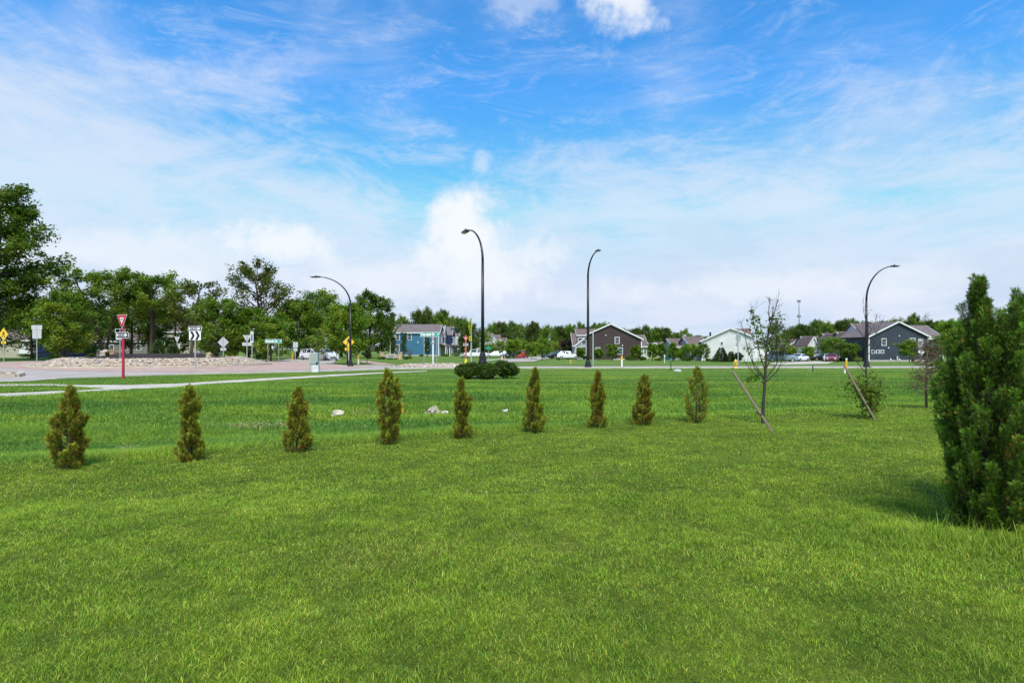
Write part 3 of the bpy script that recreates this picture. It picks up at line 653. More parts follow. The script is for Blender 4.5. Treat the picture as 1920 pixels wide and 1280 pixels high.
for px, D, wpx, hpx, c, lab in ((195, 56, 16, 20, (.62, .52, .44), 'big pale boulder at the left of the three on the mulch'), (210, 57, 13, 17, (.45, .27, .17), 'rust brown boulder in the middle of the three on the mulch'), (225, 56, 16, 18, (.26, .19, .15), 'dark brown boulder at the right of the three, behind the red post'),
                                (391, 57, 11, 14, (.62, .48, .28), 'yellowish boulder on the mulch right of the chevron sign'), (370, 60, 12, 12, (.28, .24, .23), 'grey domed boulder behind the chevron sign post')):
    x, y, z = on_island(px, 0, D); r0 = np.random.default_rng(px); import bmesh
    bm = bmesh.new(); bmesh.ops.create_icosphere(bm, subdivisions=3, radius=1)
    wv, hv = wpx/F*D*.5, hpx/F*D*.42
    for v in bm.verts:
        c0 = v.co.copy(); k = 1+.16*math.sin(3.1*c0.x+px)+.12*math.sin(4.7*c0.y+1.3*px)+.10*math.sin(6*c0.z+px*.7)
        q = Vector((round(c0.x*2.2)/2.2, round(c0.y*2.2)/2.2, round(c0.z*2.2)/2.2)); v.co = (c0*.7+q*.3)*k; v.co.x *= wv; v.co.y *= wv*.8; v.co.z = v.co.z*hv
    me = bpy.data.meshes.new('boulder'); bm.to_mesh(me); bm.free(); me.materials.append(mat('boulder_stone', tuple(v_*.7 for v_ in c), .9, .3, 2.5, .03))
    o = bpy.data.objects.new('boulder', me); C.objects.link(o); o.location = (x, y, z+hv*.25); tag(o, lab, 'boulder', 'boulders on the roundabout')
for px, D, wpx, lab in ((201, 53, 9, 'small round green shrub in front of the pale boulder'), (170, 58, 20, 'low green shrub left of the pale boulder'), (405, 58, 9, 'small green shrub right of the yellowish boulder'), (158, 60, 12, 'low dark shrub at the left end of the mulch')):
    x, y, z = on_island(px, 0, D); bush('small_shrub', lab, 'shrub', (x, y, z), wpx/F*D, .55, px, (.07, .10, .02), 350, .1, 'small shrubs on the roundabout', 6)
r0 = np.random.default_rng(78)
# ---------------------------------------------------------------- the far woods
protos = []
def wood_tree(i, loc, H, W, label, group):
    """six crowns, repeated at different sizes and turns"""
    k = i % 6
    if len(protos) <= k:
        HAZY_GREEN = (.125, .20, .035); kk = [(HAZY_GREEN, .05), (MD, .04), (BR, .04), (HAZY_GREEN, .05), ((.080, .130, .02), .12), (BR, .04)][k]  # first leaf green is lightened and greyed: distance haze put into the colour
        t = tree('wood_tree', label, 'tree', (0, 0, 0), 14, 11, 400+k, kk[0], cb=kk[1], n_limb=30, n_leaf=7500, leaf=.5, spread=.085, group=group); protos.append(t)
    else: t = copy_tree(protos[k])
    t.location = loc; t.scale = (W/11, W/11, H/14); t.rotation_euler.z = i*1.7; tag(t, label, 'tree', group)
    return t
def interp(px, tab): return np.interp(px, [a for a, b in tab], [b for a, b in tab])
i = 0
rw = random.Random(4)
for D, line, px0, px1, stp, lab, grp in (
    (172, [(735, 590), (760, 590), (790, 575), (820, 576), (845, 583), (868, 596), (890, 612)], 738, 888, 19, 'tree of the wood rising behind the blue townhouses', 'trees of the wood behind the blue townhouses'),
    (250, [(905, 612), (930, 603), (965, 604), (1000, 603), (1030, 610), (1060, 603), (1110, 604), (1180, 609), (1230, 612), (1290, 617), (1330, 627), (1360, 640)], 908, 1355, 17, 'tree of the far wood behind the brown house', 'trees of the far wood behind the brown house'),
    (205, [(1462, 634), (1480, 612), (1520, 600), (1560, 596), (1590, 592), (1620, 602), (1660, 596), (1700, 588), (1740, 592), (1775, 603), (1860, 600), (1930, 596)], 1466, 1930, 19, 'tree of the wood behind the dark blue house', 'trees of the wood behind the dark blue house')):
    px = px0
    while px < px1:
        for row in (0, 1):
            q = px+rw.uniform(-7, 7)+row*stp*.5; Dq = D+row*14+rw.uniform(-4, 4); x, y, z = at(q, Dq)
            top = interp(q, line)+rw.uniform(-5, 8)+(0 if row == 0 else 3)
            wood_tree(i, (x, y, z-.3), (Z(top, Dq)-z), (34 if D < 240 else 27)/F*Dq*rw.uniform(.85, 1.15), ('mid green ', 'leafy ', 'rounded light green ', 'spreading mid green ', 'fresh green ', 'bright ')[i % 6]+lab, grp); i += 1
        px += stp*rw.uniform(.8, 1.2)
for px, D, top, lab in ((-40, 140, 560, ''), (40, 140, 585, ''), (100, 135, 590, ''), (160, 140, 580, ''), (225, 135, 575, ''), (290, 140, 570, ''), (345, 135, 585, ''), (440, 118, 575, ''), (560, 135, 575, ''), (640, 130, 570, '')):
    x, y, z = at(px, D); wood_tree(i, (x, y, z), Z(top, D)-z, 80/F*D, 'dark backdrop tree closing the view behind the roundabout trees', 'backdrop trees behind the roundabout'); i += 1
# ---------------------------------------------------------------- street trees before the houses
yt = [(938, 130, 640, 26, YG, 'yellow green street tree left of the round sign back', 'x'), (962, 112, 637, 30, BR, 'leafy street tree above the dark parked car', 'x'), (918, 135, 646, 22, MD, 'dark green street tree behind the lamp pole', 'x'),
      (997, 112, 641, 26, BR, 'street tree on the verge right of the red car', 'x'), (1017, 100, 637, 34, BR, 'broader street tree with slim trunk on the verge', 'x'), (1040, 150, 640, 26, YG, 'pale street tree behind the teal car', 'x'), (975, 170, 638, 32, MD, 'dark rounded tree at the end of the side street', 'x'),
      (1063, 140, 637, 24, (.055, .035, .03), 'purple leaved plum tree left of the brown house', 'plum'),
      (1149, 96, 646, 22, MD, 'small upright tree before the middle of the brown house', 'x'), (1123, 104, 653, 16, MD, 'small low tree before the left window of the brown house', 'x'), (1193, 104, 647, 20, MD, 'rounded small tree at the right corner of the brown house', 'x'),
      (1088, 112, 652, 16, MD, 'small tree before the grey porch of the brown house', 'x'),
      (1223, 108, 644, 20, BR, 'bright small tree just right of the brown house', 'x'), (1240, 118, 643, 22, MD, 'small tree before the pale roofs', 'x'), (1262, 100, 641, 20, BR, 'bright upright tree above the green marker post', 'x'),
      (1293, 100, 647, 34, BR, 'broad loose tree at the left side of the white house', 'x'), (1320, 98, 644, 22, MD, 'narrower tree against the left corner of the white house', 'x'),
      (1272, 112, 655, 20, MD, 'low tree under the chimney house', 'x'), (1385, 104, 661, 12, (.05, .10, .06), 'small bluish shrub tree at the foot of the grey pole', 'x'),
      (1457, 90, 605, 52, (.075, .10, .022), 'olive tree with rusty leaves behind the sparse sapling', 'x'),
      (1482, 120, 652, 26, YG, 'yellow green tree before the tan gable', 'x'), (1515, 116, 651, 24, BR, 'bright tree left of the dark red door', 'x'),
      (1556, 108, 636, 44, MD, 'wide grey green tree before the white gabled houses', 'x'), (1592, 106, 646, 34, MD, 'grey green tree left of the black lamp post', 'x'),
      (1705, 84, 637, 32, BR, 'round lollipop tree before the dark blue house', 'x'), (1765, 92, 628, 34, MD, 'loose tree at the right end of the dark blue house', 'x'), (1745, 96, 650, 24, (.08, .10, .03), 'low olive tree under the white balcony', 'x'),
      (1777, 70, 596, 40, BR, 'bright tree just left of the large arborvitae', 'x')]
for px, D, top, wpx, c, lab, k in yt:
    bot = (wpx > 25)
    T_(px, D, top, wpx, 500+px, c, lab, name='street_tree', cb=.16, n_limb=22, n_leaf=2600 if wpx < 30 else 4200, leaf=.26 if D > 100 else .2, spread=.11, upward=.7, group='street trees before the houses')
# columnar young trees before the blue house
for px, wpx, top, lab in ((738, 13, 627, 'left slim columnar tree against the blue wall'), (757, 14, 622, 'tallest slim columnar tree, between the windows of the blue wall'), (801, 14, 631, 'slim columnar tree under the green street sign')):
    T_(px, 128, top, wpx, 600+px, (.085, .13, .035), lab, name='columnar_tree', cb=.1, n_limb=26, n_leaf=2200, leaf=.2, spread=.16, upward=1.4, group='columnar trees before the blue townhouse', prof=lambda g: .8-.3*g)
T_(866, 118, 628, 20, 666, (.08, .12, .035), 'reddish green tree at the end of the blue townhouses', name='street_tree', cb=.08, n_limb=22, n_leaf=2600, leaf=.22, spread=.12)
for px, D, top, wpx, lab in ((1352, 90, 650, 34, 'full spruce before the white house'), (1371, 100, 658, 12, 'small spruce right of the full spruce')):
    x, y, z = at(px, D); spruce('spruce_tree', lab, (x, y, z), Z(top, D)-z, wpx/F*D, 700+px, (.040, .075, .018), 1500, 'spruces before the white house', .36)
# foundation shrubs and hedges
for px, D, wpx, hp, c, lab in ((790, 138, 10, 4, MD, 'low shrub by the air unit of the blue house'), (836, 140, 16, 6, MD, 'round shrub by the white porch'), (852, 140, 14, 6, YG, 'yellow shrub before the navy unit'), (1100, 116, 18, 9, DK, 'dark hedge shrub at the left of the brown wall'), (1182, 112, 26, 11, DK, 'big dark shrub at the right of the brown wall'), (1205, 112, 14, 8, DK, 'dark shrub at the brown house corner'),
                               (1288, 104, 30, 9, DK, 'dark hedge under the broad loose tree'), (1330, 104, 12, 7, MD, 'low shrub at the white house corner'), (1235, 112, 14, 6, MD, 'low shrub before the pale roofs'), (1610, 104, 14, 8, YG, 'yellow shrub left of the dark blue house'), (1575, 108, 36, 8, DK, 'dark hedge under the grey green trees'),
                               (1068, 116, 14, 4, MD, 'low shrub beside the white wagon'), (55, 108, 40, 10, MD, 'shrub behind the oak trunk'), (100, 108, 30, 8, DK, 'dark shrub behind the blank sign'), (715, 96, 20, 5, DK, 'dark low shrub at the left of the stone sign'), (735, 94.5, 24, 2.6, MD, 'low plants along the foot of the stone sign'), (763, 96, 20, 6, DK, 'dark low shrub at the right of the stone sign'), (1047, 105, 8, 5, MD, 'tiny round shrub by the sidewalk'),
                               (985, 190, 60, 8, DK, 'dark hedge at the far end of the side street'), (930, 150, 40, 9, MD, 'hedge behind the parked white cars')):
    x, y, z = at(px, D); bush('shrub', lab, 'shrub', (x, y, z), wpx/F*D, hp/F*D, 800+px, c, 900, .2, None, 10, 1.6)

# ---------------------------------------------------------------- evergreen shrubs around the near lamp
for px, py, wpx, ty, lab in ((878, 711, 40, 679, 'left clump of dark evergreen shrub at the foot of the near lamp'), (922, 711, 44, 681, 'middle clump of dark evergreen shrub right of the lamp pole'), (950, 710, 40, 677, 'right clump of dark evergreen shrub, the tallest by the near lamp')):
    x, y, z = G(px, py); bush('evergreen_shrub', lab, 'shrub', (x, y+.3, z), wpx/F*y*1.35, (Z(ty, y)-z)*1.05, 900+px, (.065, .12, .018), 6500, .10, 'evergreen shrubs around the near lamp', 12, 1.3)

# ---------------------------------------------------------------- saplings with leaning stakes
woodm = mat('weathered_timber', (.27, .21, .16), .85, .3, 3., .004, stretch=(1, 1, .2))
strapm = mat('black_rubber', (.02, .02, .02), .6)
def limb(mb, pts, r0_, r1_): mb.tube(pts, list(np.linspace(r0_, r1_, len(pts))), 6, False)
def sapling(label, base_px, tr_px, branches, leaves, seed, col, tw=10, wig=.012, bark=barkg, name='sapling', r0_=.035, lsize=.055, cat='tree'):
    """tr_px: trunk pixel points; branches: lists of pixel points with a depth offset"""
    rg_ = np.random.default_rng(seed); x, y, z = G(*base_px); root = thing(name, label, cat, (x, y, z))
    P = lambda px, py, dy=0.: np.array((X(px, y)*(1+dy/y)-x, dy, (Z(py, y)-EYE)*(1+dy/y)+EYE-z))
    mb = MB(); tp = [P(a, b) for a, b in tr_px]; limb(mb, tp, r0_, r0_*.25)
    allp = []
    for br, dy in branches:
        bp = [P(a, b, dy*k/(len(br)-1)) for k, (a, b) in enumerate(br)]; limb(mb, bp, r0_*.36, r0_*.07)
        for k in range(tw):
            u = rg_.uniform(.15, 1)*(len(bp)-1); i_ = min(int(u), len(bp)-2); p = bp[i_]*(1-u+i_)+bp[i_+1]*(u-i_); dd = (bp[-1]-bp[0])/np.linalg.norm(bp[-1]-bp[0])
            e = p+(dd*.6+rg_.normal(0, .55, 3)+np.array((0, 0, .45)))*rg_.uniform(.07, .18); m_ = (p+e)/2+rg_.normal(0, .012, 3)
            limb(mb, [p, m_, e], r0_*.12, r0_*.035); allp += [m_, e]
            for q in range(2):
                e2 = m_+(e-p)*.4+rg_.normal(0, .07, 3); limb(mb, [m_, e2], r0_*.07, r0_*.03); allp.append(e2)
    mb.build('trunk', bark, root, True)
    if leaves:
        LP = []
        for (a, b, sd_, n) in leaves:
            c = P(a, b); LP.append(c+rg_.normal(0, 1, (n, 3))*np.array((sd_, sd_, sd_))/F*y)
        LP = np.concatenate(LP); V, f = leaf_cards(LP, lsize, rg_, .2)
        cc = np.array(col)[None]*rg_.uniform(.6, 1.5, (len(LP), 1)); rd = rg_.uniform(0, 1, len(LP)) < .1; cc[rd] = (.16, .07, .02)
        np_mesh('leaves', V, [f], leafm, root, np.repeat(cc, 4, 0))
    return root
sapling('sparse sapling with thin upswept branches and few leaves, tied to a leaning stake', (1430, 795), [(1430, 797), (1431, 760), (1434, 720), (1436, 680), (1437, 650), (1441, 622), (1447, 600), (1450, 575)],
        [([(1436, 715), (1415, 690), (1402, 655), (1396, 625), (1388, 600)], .3), ([(1435, 712), (1412, 678), (1404, 640)], -.3), ([(1437, 708), (1452, 690), (1463, 668)], .2), ([(1436, 700), (1425, 665), (1418, 630), (1413, 600), (1409, 582)], -.15),
         ([(1438, 660), (1428, 620), (1420, 590)], .3), ([(1441, 640), (1455, 615), (1462, 590)], -.3), ([(1444, 610), (1441, 585), (1443, 560)], .1), ([(1447, 600), (1455, 575), (1459, 562)], .2), ([(1437, 690), (1452, 660), (1458, 640)], -.25),
         ([(1436, 725), (1420, 705), (1404, 690), (1394, 672)], .25), ([(1437, 715), (1458, 695), (1468, 672)], -.2)],
        [(1411, 583, 3, 14), (1413, 600, 6, 34), (1420, 620, 7, 60), (1425, 640, 6, 40), (1458, 596, 6, 40), (1452, 612, 7, 50), (1430, 665, 8, 26), (1410, 708, 6, 50), (1448, 650, 9, 40), (1406, 655, 5, 10), (1462, 640, 8, 30)], 31, (.11, .20, .02), r0_=.036, lsize=.075)
sapling('nearly leafless sapling with bushy green shoots around its foot', (1632, 784), [(1634, 786), (1632, 760), (1625, 725), (1624, 690), (1626, 660), (1628, 630), (1627, 605), (1624, 588)],
        [([(1624, 700), (1608, 680), (1593, 664), (1588, 652)], .2), ([(1628, 640), (1612, 622), (1602, 605)], -.2), ([(1627, 650), (1640, 632), (1650, 610), (1660, 590)], .2), ([(1627, 620), (1622, 595), (1619, 580)], .1), ([(1626, 665), (1642, 655), (1655, 640)], -.2), ([(1628, 630), (1640, 605), (1646, 585)], .25),
         ([(1628, 770), (1610, 745), (1598, 722), (1590, 708)], .2), ([(1630, 768), (1645, 740), (1655, 715)], -.1), ([(1630, 770), (1618, 740), (1610, 700)], -.2), ([(1631, 765), (1640, 735), (1640, 700)], .2)],
        [(1630, 745, 9, 520), (1614, 730, 9, 260), (1596, 722, 7, 80), (1646, 735, 8, 150), (1630, 710, 10, 150), (1640, 765, 7, 160), (1622, 770, 7, 120), (1592, 745, 5, 25), (1652, 720, 5, 25)], 32, (.14, .21, .022), r0_=.028, lsize=.06, tw=8)
# dead brown conifer
x, y, z = G(1737, 765); root = thing('dead_conifer', 'dead brown young conifer with bare whorled twigs, near the large arborvitae', 'tree', (x, y, z)); rg_ = np.random.default_rng(9); mb = MB(); H = Z(632, y)-z
mb.tube([(0, 0, -.05), (.0, 0, H*.5), (.04, 0, H)], [.036, .026, .008], 7); tips = []
for k in range(95):
    zb = H*rg_.uniform(.16, .97); a = rg_.uniform(0, 6.28); L = .55*(1-.55*zb/H)*rg_.uniform(.4, 1.); dr = np.array((math.cos(a), math.sin(a), rg_.uniform(-.05, .55)))
    b = np.array((.04*zb/H, 0, zb)); e = b+dr*L; mb.tube([b, (b+e)/2+rg_.normal(0, .01, 3), e], [.011, .007, .004], 4, False)
    for q in range(6):
        u = rg_.uniform(.3, 1); p = b+(e-b)*u; t_ = p+(dr*.5+rg_.normal(0, .5, 3))*.16; mb.tube([p, t_], [.005, .003], 3, False); tips.append(t_)
mb.build('trunk', mat('dead_wood', (.16, .105, .075), .9, .3, 4.), root, True)
tips = np.array(tips); V, f = leaf_cards(np.repeat(tips, 2, 0)+rg_.normal(0, .02, (2*len(tips), 3)), .035, rg_, .2)
np_mesh('needles', V, [f], needlem, root, np.repeat(np.where((rg_.uniform(0, 1, 2*len(tips)) < .25)[:, None], np.array((.10, .12, .03)), np.array((.22, .14, .08))), 4, 0))
for (a, b), (c, d_), D0, wpx, lab in (((1380, 697), (1447, 808), None, 5.2, 'long weathered wooden stake leaning left against the sparse sapling'), ((1578, 685), (1640, 786), None, 4., 'weathered wooden stake leaning through the bushy shoots')):
    x, y, z = G(c, d_); y1 = y+(.22 if a > 1500 else -.02); root = thing('tree_stake', lab, 'stake', (x, y, z), 0, 'leaning tree stakes')
    e = np.array((X(a, y1)-x, .12, Z(b, y1)-z)); L = np.linalg.norm(e); mb = MB(); s_ = wpx/F*y*.5; mb.box(-s_, s_, -s_*.8, s_*.8, -.12, L)
    o = mb.build('post', woodm, root, bevel=.006); o.rotation_euler = Vector(e).to_track_quat('Z', 'Y').to_euler()
    mb = MB().tube([tuple(e*.30+np.array((.055*math.cos(t), .055*math.sin(t)+.02, .02*math.sin(t)))) for t in np.linspace(0, 6.28, 13)], .012, 6); mb.build('strap', strapm, root)

# ---------------------------------------------------------------- stones, straw and weeds in the lawn
for px, py, wpx, c, lab in ((632, 781, 22, (.62, .56, .42), 'pale jagged rock lying in the grass between the third and fourth arborvitae'), (812, 777, 28, (.52, .46, .36), 'larger rounded rock left of the fifth arborvitae'), (835, 779, 14, (.60, .55, .45), 'small pale rock touching the larger rounded rock'), (948, 775, 10, (.66, .62, .52), 'small flat pale stone left of the sixth arborvitae')):
    x, y, z = G(px, py); bm = bmesh.new(); bmesh.ops.create_icosphere(bm, subdivisions=2, radius=1); s_ = wpx/F*y*.5
    for v in bm.verts: v.co *= 1+.25*math.sin(5*v.co.x+px)+.2*math.sin(7*v.co.y+py); v.co.x *= s_; v.co.y *= s_; v.co.z *= s_*.72
    me = bpy.data.meshes.new('rock'); bm.to_mesh(me); bm.free(); me.materials.append(mat('pale_rock', tuple(v_*.75 for v_ in c), .9, .3, 9., .01)); o = bpy.data.objects.new('rock', me); C.objects.link(o); o.location = (x, y, z+.07); tag(o, lab, 'rock')
strawm = leafmat('dry_straw', .15, 1., .8)
def straw(px, py, n, rad, h, seed, label, flatk=1.):
    x, y, z = G(px, py); rg_ = np.random.default_rng(seed); xs = x+rg_.normal(0, rad, n); ys = y+rg_.normal(0, rad*.5, n)
    tint = np.array((.62, .52, .28))[None]*rg_.uniform(.5, 1.15, (n, 1))
    blades('dry_grass', xs, ys, np.full(n, h)*rg_.uniform(.4, 1.1, n), np.full(n, .011), strawm, tint, seed, label, lean=flatk)
straw(240, 846, 26, .03, .20, 1, 'bleached dry grass tuft between the first and second arborvitae', 1.1)
straw(192, 858, 16, .06, .10, 2, 'small bleached stubble right of the first arborvitae', 1.2)
straw(470, 799, 420, .55, .12, 3, 'flattened dead straw between the second and third arborvitae', 1.3)
straw(560, 800, 120, .5, .1, 4, 'sparse dead straw behind the third arborvitae', 1.3)
straw(690, 775, 240, .6, .12, 5, 'yellowed straw left of the fourth arborvitae', 1.0)
straw(90, 842, 20, .05, .16, 6, 'bleached dry stalks left of the first arborvitae', .8)
straw(680, 806, 20, .06, .16, 7, 'dry tuft before the fourth arborvitae', .9)
straw(1415, 726, 160, .35, .12, 8, 'pale dry patch behind the sparse sapling', 1.2)
straw(1820, 1012, 260, .45, .03, 9, 'pale dead litter under the large arborvitae', 1.4)
rg_ = np.random.default_rng(3)
xs = np.concatenate([rg_.normal(X(1735, 5.4), .22, 26), rg_.uniform(3.2, 5.2, 300)]); ys = np.concatenate([rg_.normal(5.45, .3, 26), rg_.normal(4.75, .18, 300)])
blades('tall_grass', xs, ys, np.concatenate([rg_.uniform(.3, .48, 26), rg_.uniform(.1, .26, 300)]), np.concatenate([np.full(26, .004), np.full(300, .007)]), bladem, np.ones((326, 3))*rg_.uniform(.5, 1.1, (326, 1)), 44, 'tall seeding grass and weeds at the foot of the large arborvitae', .35)

# ================================================================ built objects
galv = mat('galvanised_steel', (.40, .43, .43), .45, .1, 4., metal=.3)
signback = mat('bare_aluminium', (.56, .57, .58), .5, .08, 5., metal=.2)
white = mat('white_sheeting', (.80, .81, .82), .5, .03, 3.)
redp = mat('red_paint', (.55, .02, .035), .4, .06, 3.)
redpost = mat('red_post_sleeve', (.50, .03, .06), .4, .1, 3.)
orangepost = mat('faded_red_post', (.52, .12, .07), .5, .1, 3.)
blackp = mat('black_sheeting', (.012, .012, .03), .5, .05)
yellowp = mat('yellow_sheeting', (.80, .52, .05), .5, .05)
fluoro = mat('fluorescent_yellow_green', (.75, .78, .01), .5, .04)
greenp = mat('green_sheeting', (.004, .30, .19), .5, .05)
bluep = mat('blue_banner', (.06, .10, .32), .5, .1)
lampblack = mat('black_powder_coat', (.010, .010, .014), .38, .1, 3., spec=.5)
glassm = mat('window_glass', (.05, .07, .09), .08, .2, .8, spec=.8)
whitetrim = mat('white_trim', (.74, .75, .76), .55, .04, 1.)
roofm = siding('brown_shingles', (.155, .115, .105), .22, True)
roofg = siding('grey_shingles', (.17, .14, .14), .22, True)
found = mat('concrete_foundation', (.42, .40, .37), .9, .12, 1.)

def rect(w, h, cx=0, cz=0): return [(cx-w/2, cz-h/2), (cx+w/2, cz-h/2), (cx+w/2, cz+h/2), (cx-w/2, cz+h/2)]
def rrect(w, h, r, cx=0, cz=0):
    P = []
    for qx, qz, a0 in ((1, -1, -90), (1, 1, 0), (-1, 1, 90), (-1, -1, 180)):
        for k in range(4): a = R(a0+k*30); P.append((cx+qx*(w/2-r)+r*math.cos(a), cz+qz*(h/2-r)+r*math.sin(a)))
    return P
def diamond(s, cx=0, cz=0): return [(cx, cz-s), (cx+s, cz), (cx, cz+s), (cx-s, cz)]
def plate(parent, name, poly, y, t, m, bevel=0): return MB().prism(poly, y-t, y).build(name, m, parent)
def text(parent, name, body, size, cx, cz, y, m, width=None):
    cu = bpy.data.curves.new(name, 'FONT'); cu.body = body; cu.size = size; cu.align_x = 'CENTER'; cu.align_y = 'CENTER'; cu.extrude = .002; cu.offset = .012*size/.2
    cu.materials.append(m); o = bpy.data.objects.new(name, cu); C.objects.link(o); o.parent = parent; o.location = (cx, y, cz); o.rotation_euler = (R(90), 0, 0)
    if width:
        bpy.context.view_layer.update(); o.scale.x = min(3, width/max(o.dimensions.x, .01))
    me = bpy.data.meshes.new_from_object(o.evaluated_get(bpy.context.evaluated_depsgraph_get())); sx_o = o.scale.x; bpy.data.objects.remove(o)
    o = bpy.data.objects.new(name, me); C.objects.link(o); o.parent = parent; o.location = (cx, y, cz); o.rotation_euler = (R(90), 0, 0); o.scale.x = sx_o
    return o
def signroot(name, label, px, D, top, yaw=0, post=galv, r=.032, group=None, z0=None, sq=False):
    x, y, z = at(px, D)
    if z0 is not None: z = z0
    root = thing(name, label, 'road sign', (x, y, z), R(yaw), group); H = Z(top, D)-z
    mb = MB()
    if sq: mb.box(-r, r, -r, r, -.1, H)
    else: mb.box(-r, r, -.012, .008, -.1, H); mb.box(-r, -r+.012, .008, .04, -.1, H); mb.box(r-.012, r, .008, .04, -.1, H)
    mb.build('post', post, root); return root, (lambda py: Z(py, D)-z)
def backs(root, name, poly, m=signback, yb=-.012, face=None):
    """a sign seen from behind: bare metal towards us, bolts, printed face on the far side"""
    o = MB().prism(poly, .012, .018).build(name, face or white, root)
    b = MB().prism(poly, .006, .012).build('sign_back', m, o)
    return o
# one way plate: black with a white arrow and the words
def oneway(root, w, h, cz, y=-.02, cx=0):
    o = plate(root, 'one_way_panel', rrect(w, h, h*.12, cx, cz), y, .006, white)
    plate(o, 'black_field', rrect(w*.94, h*.84, h*.08, cx, cz), y-.008, .004, blackp)
    a = [(-.44*w, -.21*h), (.22*w, -.21*h), (.22*w, -.37*h), (.42*w, 0), (.22*w, .37*h), (.22*w, .21*h), (-.44*w, .21*h)]
    plate(o, 'arrow', [(cx+p, cz+q) for p, q in a], y-.014, .004, white)
    text(o, 'lettering', 'ONE WAY', h*.38, cx-.08*w, cz, y-.021, blackp, w*.56)
    return o
def yieldp(root, w, cz, y=-.02):
    """cz: height of the lower tip"""
    h = w*.866; tri = lambda k, off=0: [(0, cz+h*(1-k)*.33*2+off), (w/2*k, cz+h*(1-k)*.666+h*k+off), (-w/2*k, cz+h*(1-k)*.666+h*k+off)]
    o = plate(root, 'yield_panel', tri(1), y, .006, white); plate(o, 'red_border', tri(.93), y-.008, .004, redp); plate(o, 'white_centre', tri(.44), y-.014, .004, white)
    text(o, 'lettering', 'YIELD', w*.085, 0, cz+h*.70, y-.021, redp)
    return o
def walker(root, s, cz, y, m=blackp):
    mb = MB(); q = lambda pts: mb.prism([(a*s, cz+b*s) for a, b in pts], y-.004, y)
    q([(-.02+.075*math.cos(a), .50+.075*math.sin(a)) for a in np.linspace(0, 6.28, 11)[:-1]])
    q([(-.10, .38), (.07, .40), (.10, .0), (-.10, .0)]); q([(-.10, .38), (-.28, .10), (-.22, .06), (-.08, .26)]); q([(.06, .38), (.24, .20), (.21, .12), (.06, .22)])
    q([(-.10, .02), (.02, .02), (-.14, -.26), (-.26, -.52), (-.36, -.46), (-.22, -.22)]); q([(0, .02), (.10, .02), (.18, -.24), (.24, -.50), (.14, -.54), (.08, -.24)])
    return mb.build('walking_figure', m, root)
def downarrow(root, w, cz, y):
    o = plate(root, 'arrow_plate', rrect(w, w*.5, .03, 0, cz), y, .006, yellowp)
    s = w*.2; plate(o, 'arrow', [(-s*1.1, cz-s*.8), (-s*.1, cz-s*.8), (-s*.4, cz-s*.45), (s*.9, cz+s*.6), (s*.5, cz+s), (-s*.75, cz-.1*s), (-s*1.1, cz+s*.2)], y-.008, .004, blackp); return o
# yield sign on a red post
r1, zz = signroot('yield_sign', 'red and white yield sign over a one way arrow on a bright red post', 231, 31.4, 592, 0, redpost, .05, sq=True)
h_ = zz(590)-zz(617.5); o = yieldp(r1, h_/.866, zz(617.5), -.06); o.rotation_euler = (0, 0, 0); o.scale = (.62, 1, 1)
o.scale = (1, 1, 1); o.rotation_euler = (0, 0, R(-25)); o.location = (0, 0, 0)
oneway(r1, 22.5/F*31.4, 11.5/F*31.4, zz(628), -.06)
r1, zz = signroot('information_sign', 'grey back of a rectangular sign behind the red post, seen past the one way arrow', 225, 52, 616); o = backs(r1, 'panel', rect(16/F*52, 20/F*52, 0, zz(627))); backs(r1, 'top_panel', rect(19/F*52, 8/F*52, 0, zz(620)))
r1, zz = signroot('information_sign', 'grey back of a two part rectangular sign at the left end of the roundabout', 69, 58, 609); backs(r1, 'panel', rect(17/F*58, 22/F*58, 0, zz(623.5))); o = backs(r1, 'top_panel', rect(20/F*58, 8/F*58, 0, zz(613.5))); o.location.y = -.014
r1, zz = signroot('pedestrian_sign', 'yellow pedestrian crossing diamond with arrow plate at the left edge of the photo', 7, 74, 614, 0, galv, .05)
o = plate(r1, 'diamond_panel', [(0, zz(639)), (8.6/F*74, zz(626.5)), (0, zz(614)), (-8.6/F*74, zz(626.5))], -.02, .006, yellowp); walker(o, .75, zz(627), -.03)
o = downarrow(r1, 9.5/F*74, zz(642), -.02)
# chevron sign
r1, zz = signroot('chevron_sign', 'white sign with two black chevrons under a one way arrow on the mound', 366, 46.5, 612, 0, galv, .04, z0=float(island_h(math.hypot(X(366, 46.5)-IC[0], 46.5-IC[1])))-.1)
k = 46.5/F; o = plate(r1, 'chevron_panel', rrect(22*k, 17.5*k, .03, -.2*k, zz(628.8)), -.02, .006, white)
for q in (-1, 1):
    cx = (q*4.7-.6)*k; plate(o, 'chevron', [(cx-4*k, zz(637)), (cx+.6*k, zz(637)), (cx+4.8*k, zz(629)), (cx+.6*k, zz(621)), (cx-4*k, zz(621)), (cx+.2*k, zz(629))], -.03, .004, blackp)
oneway(r1, 25.5*k, 8.6*k, zz(616), -.03)
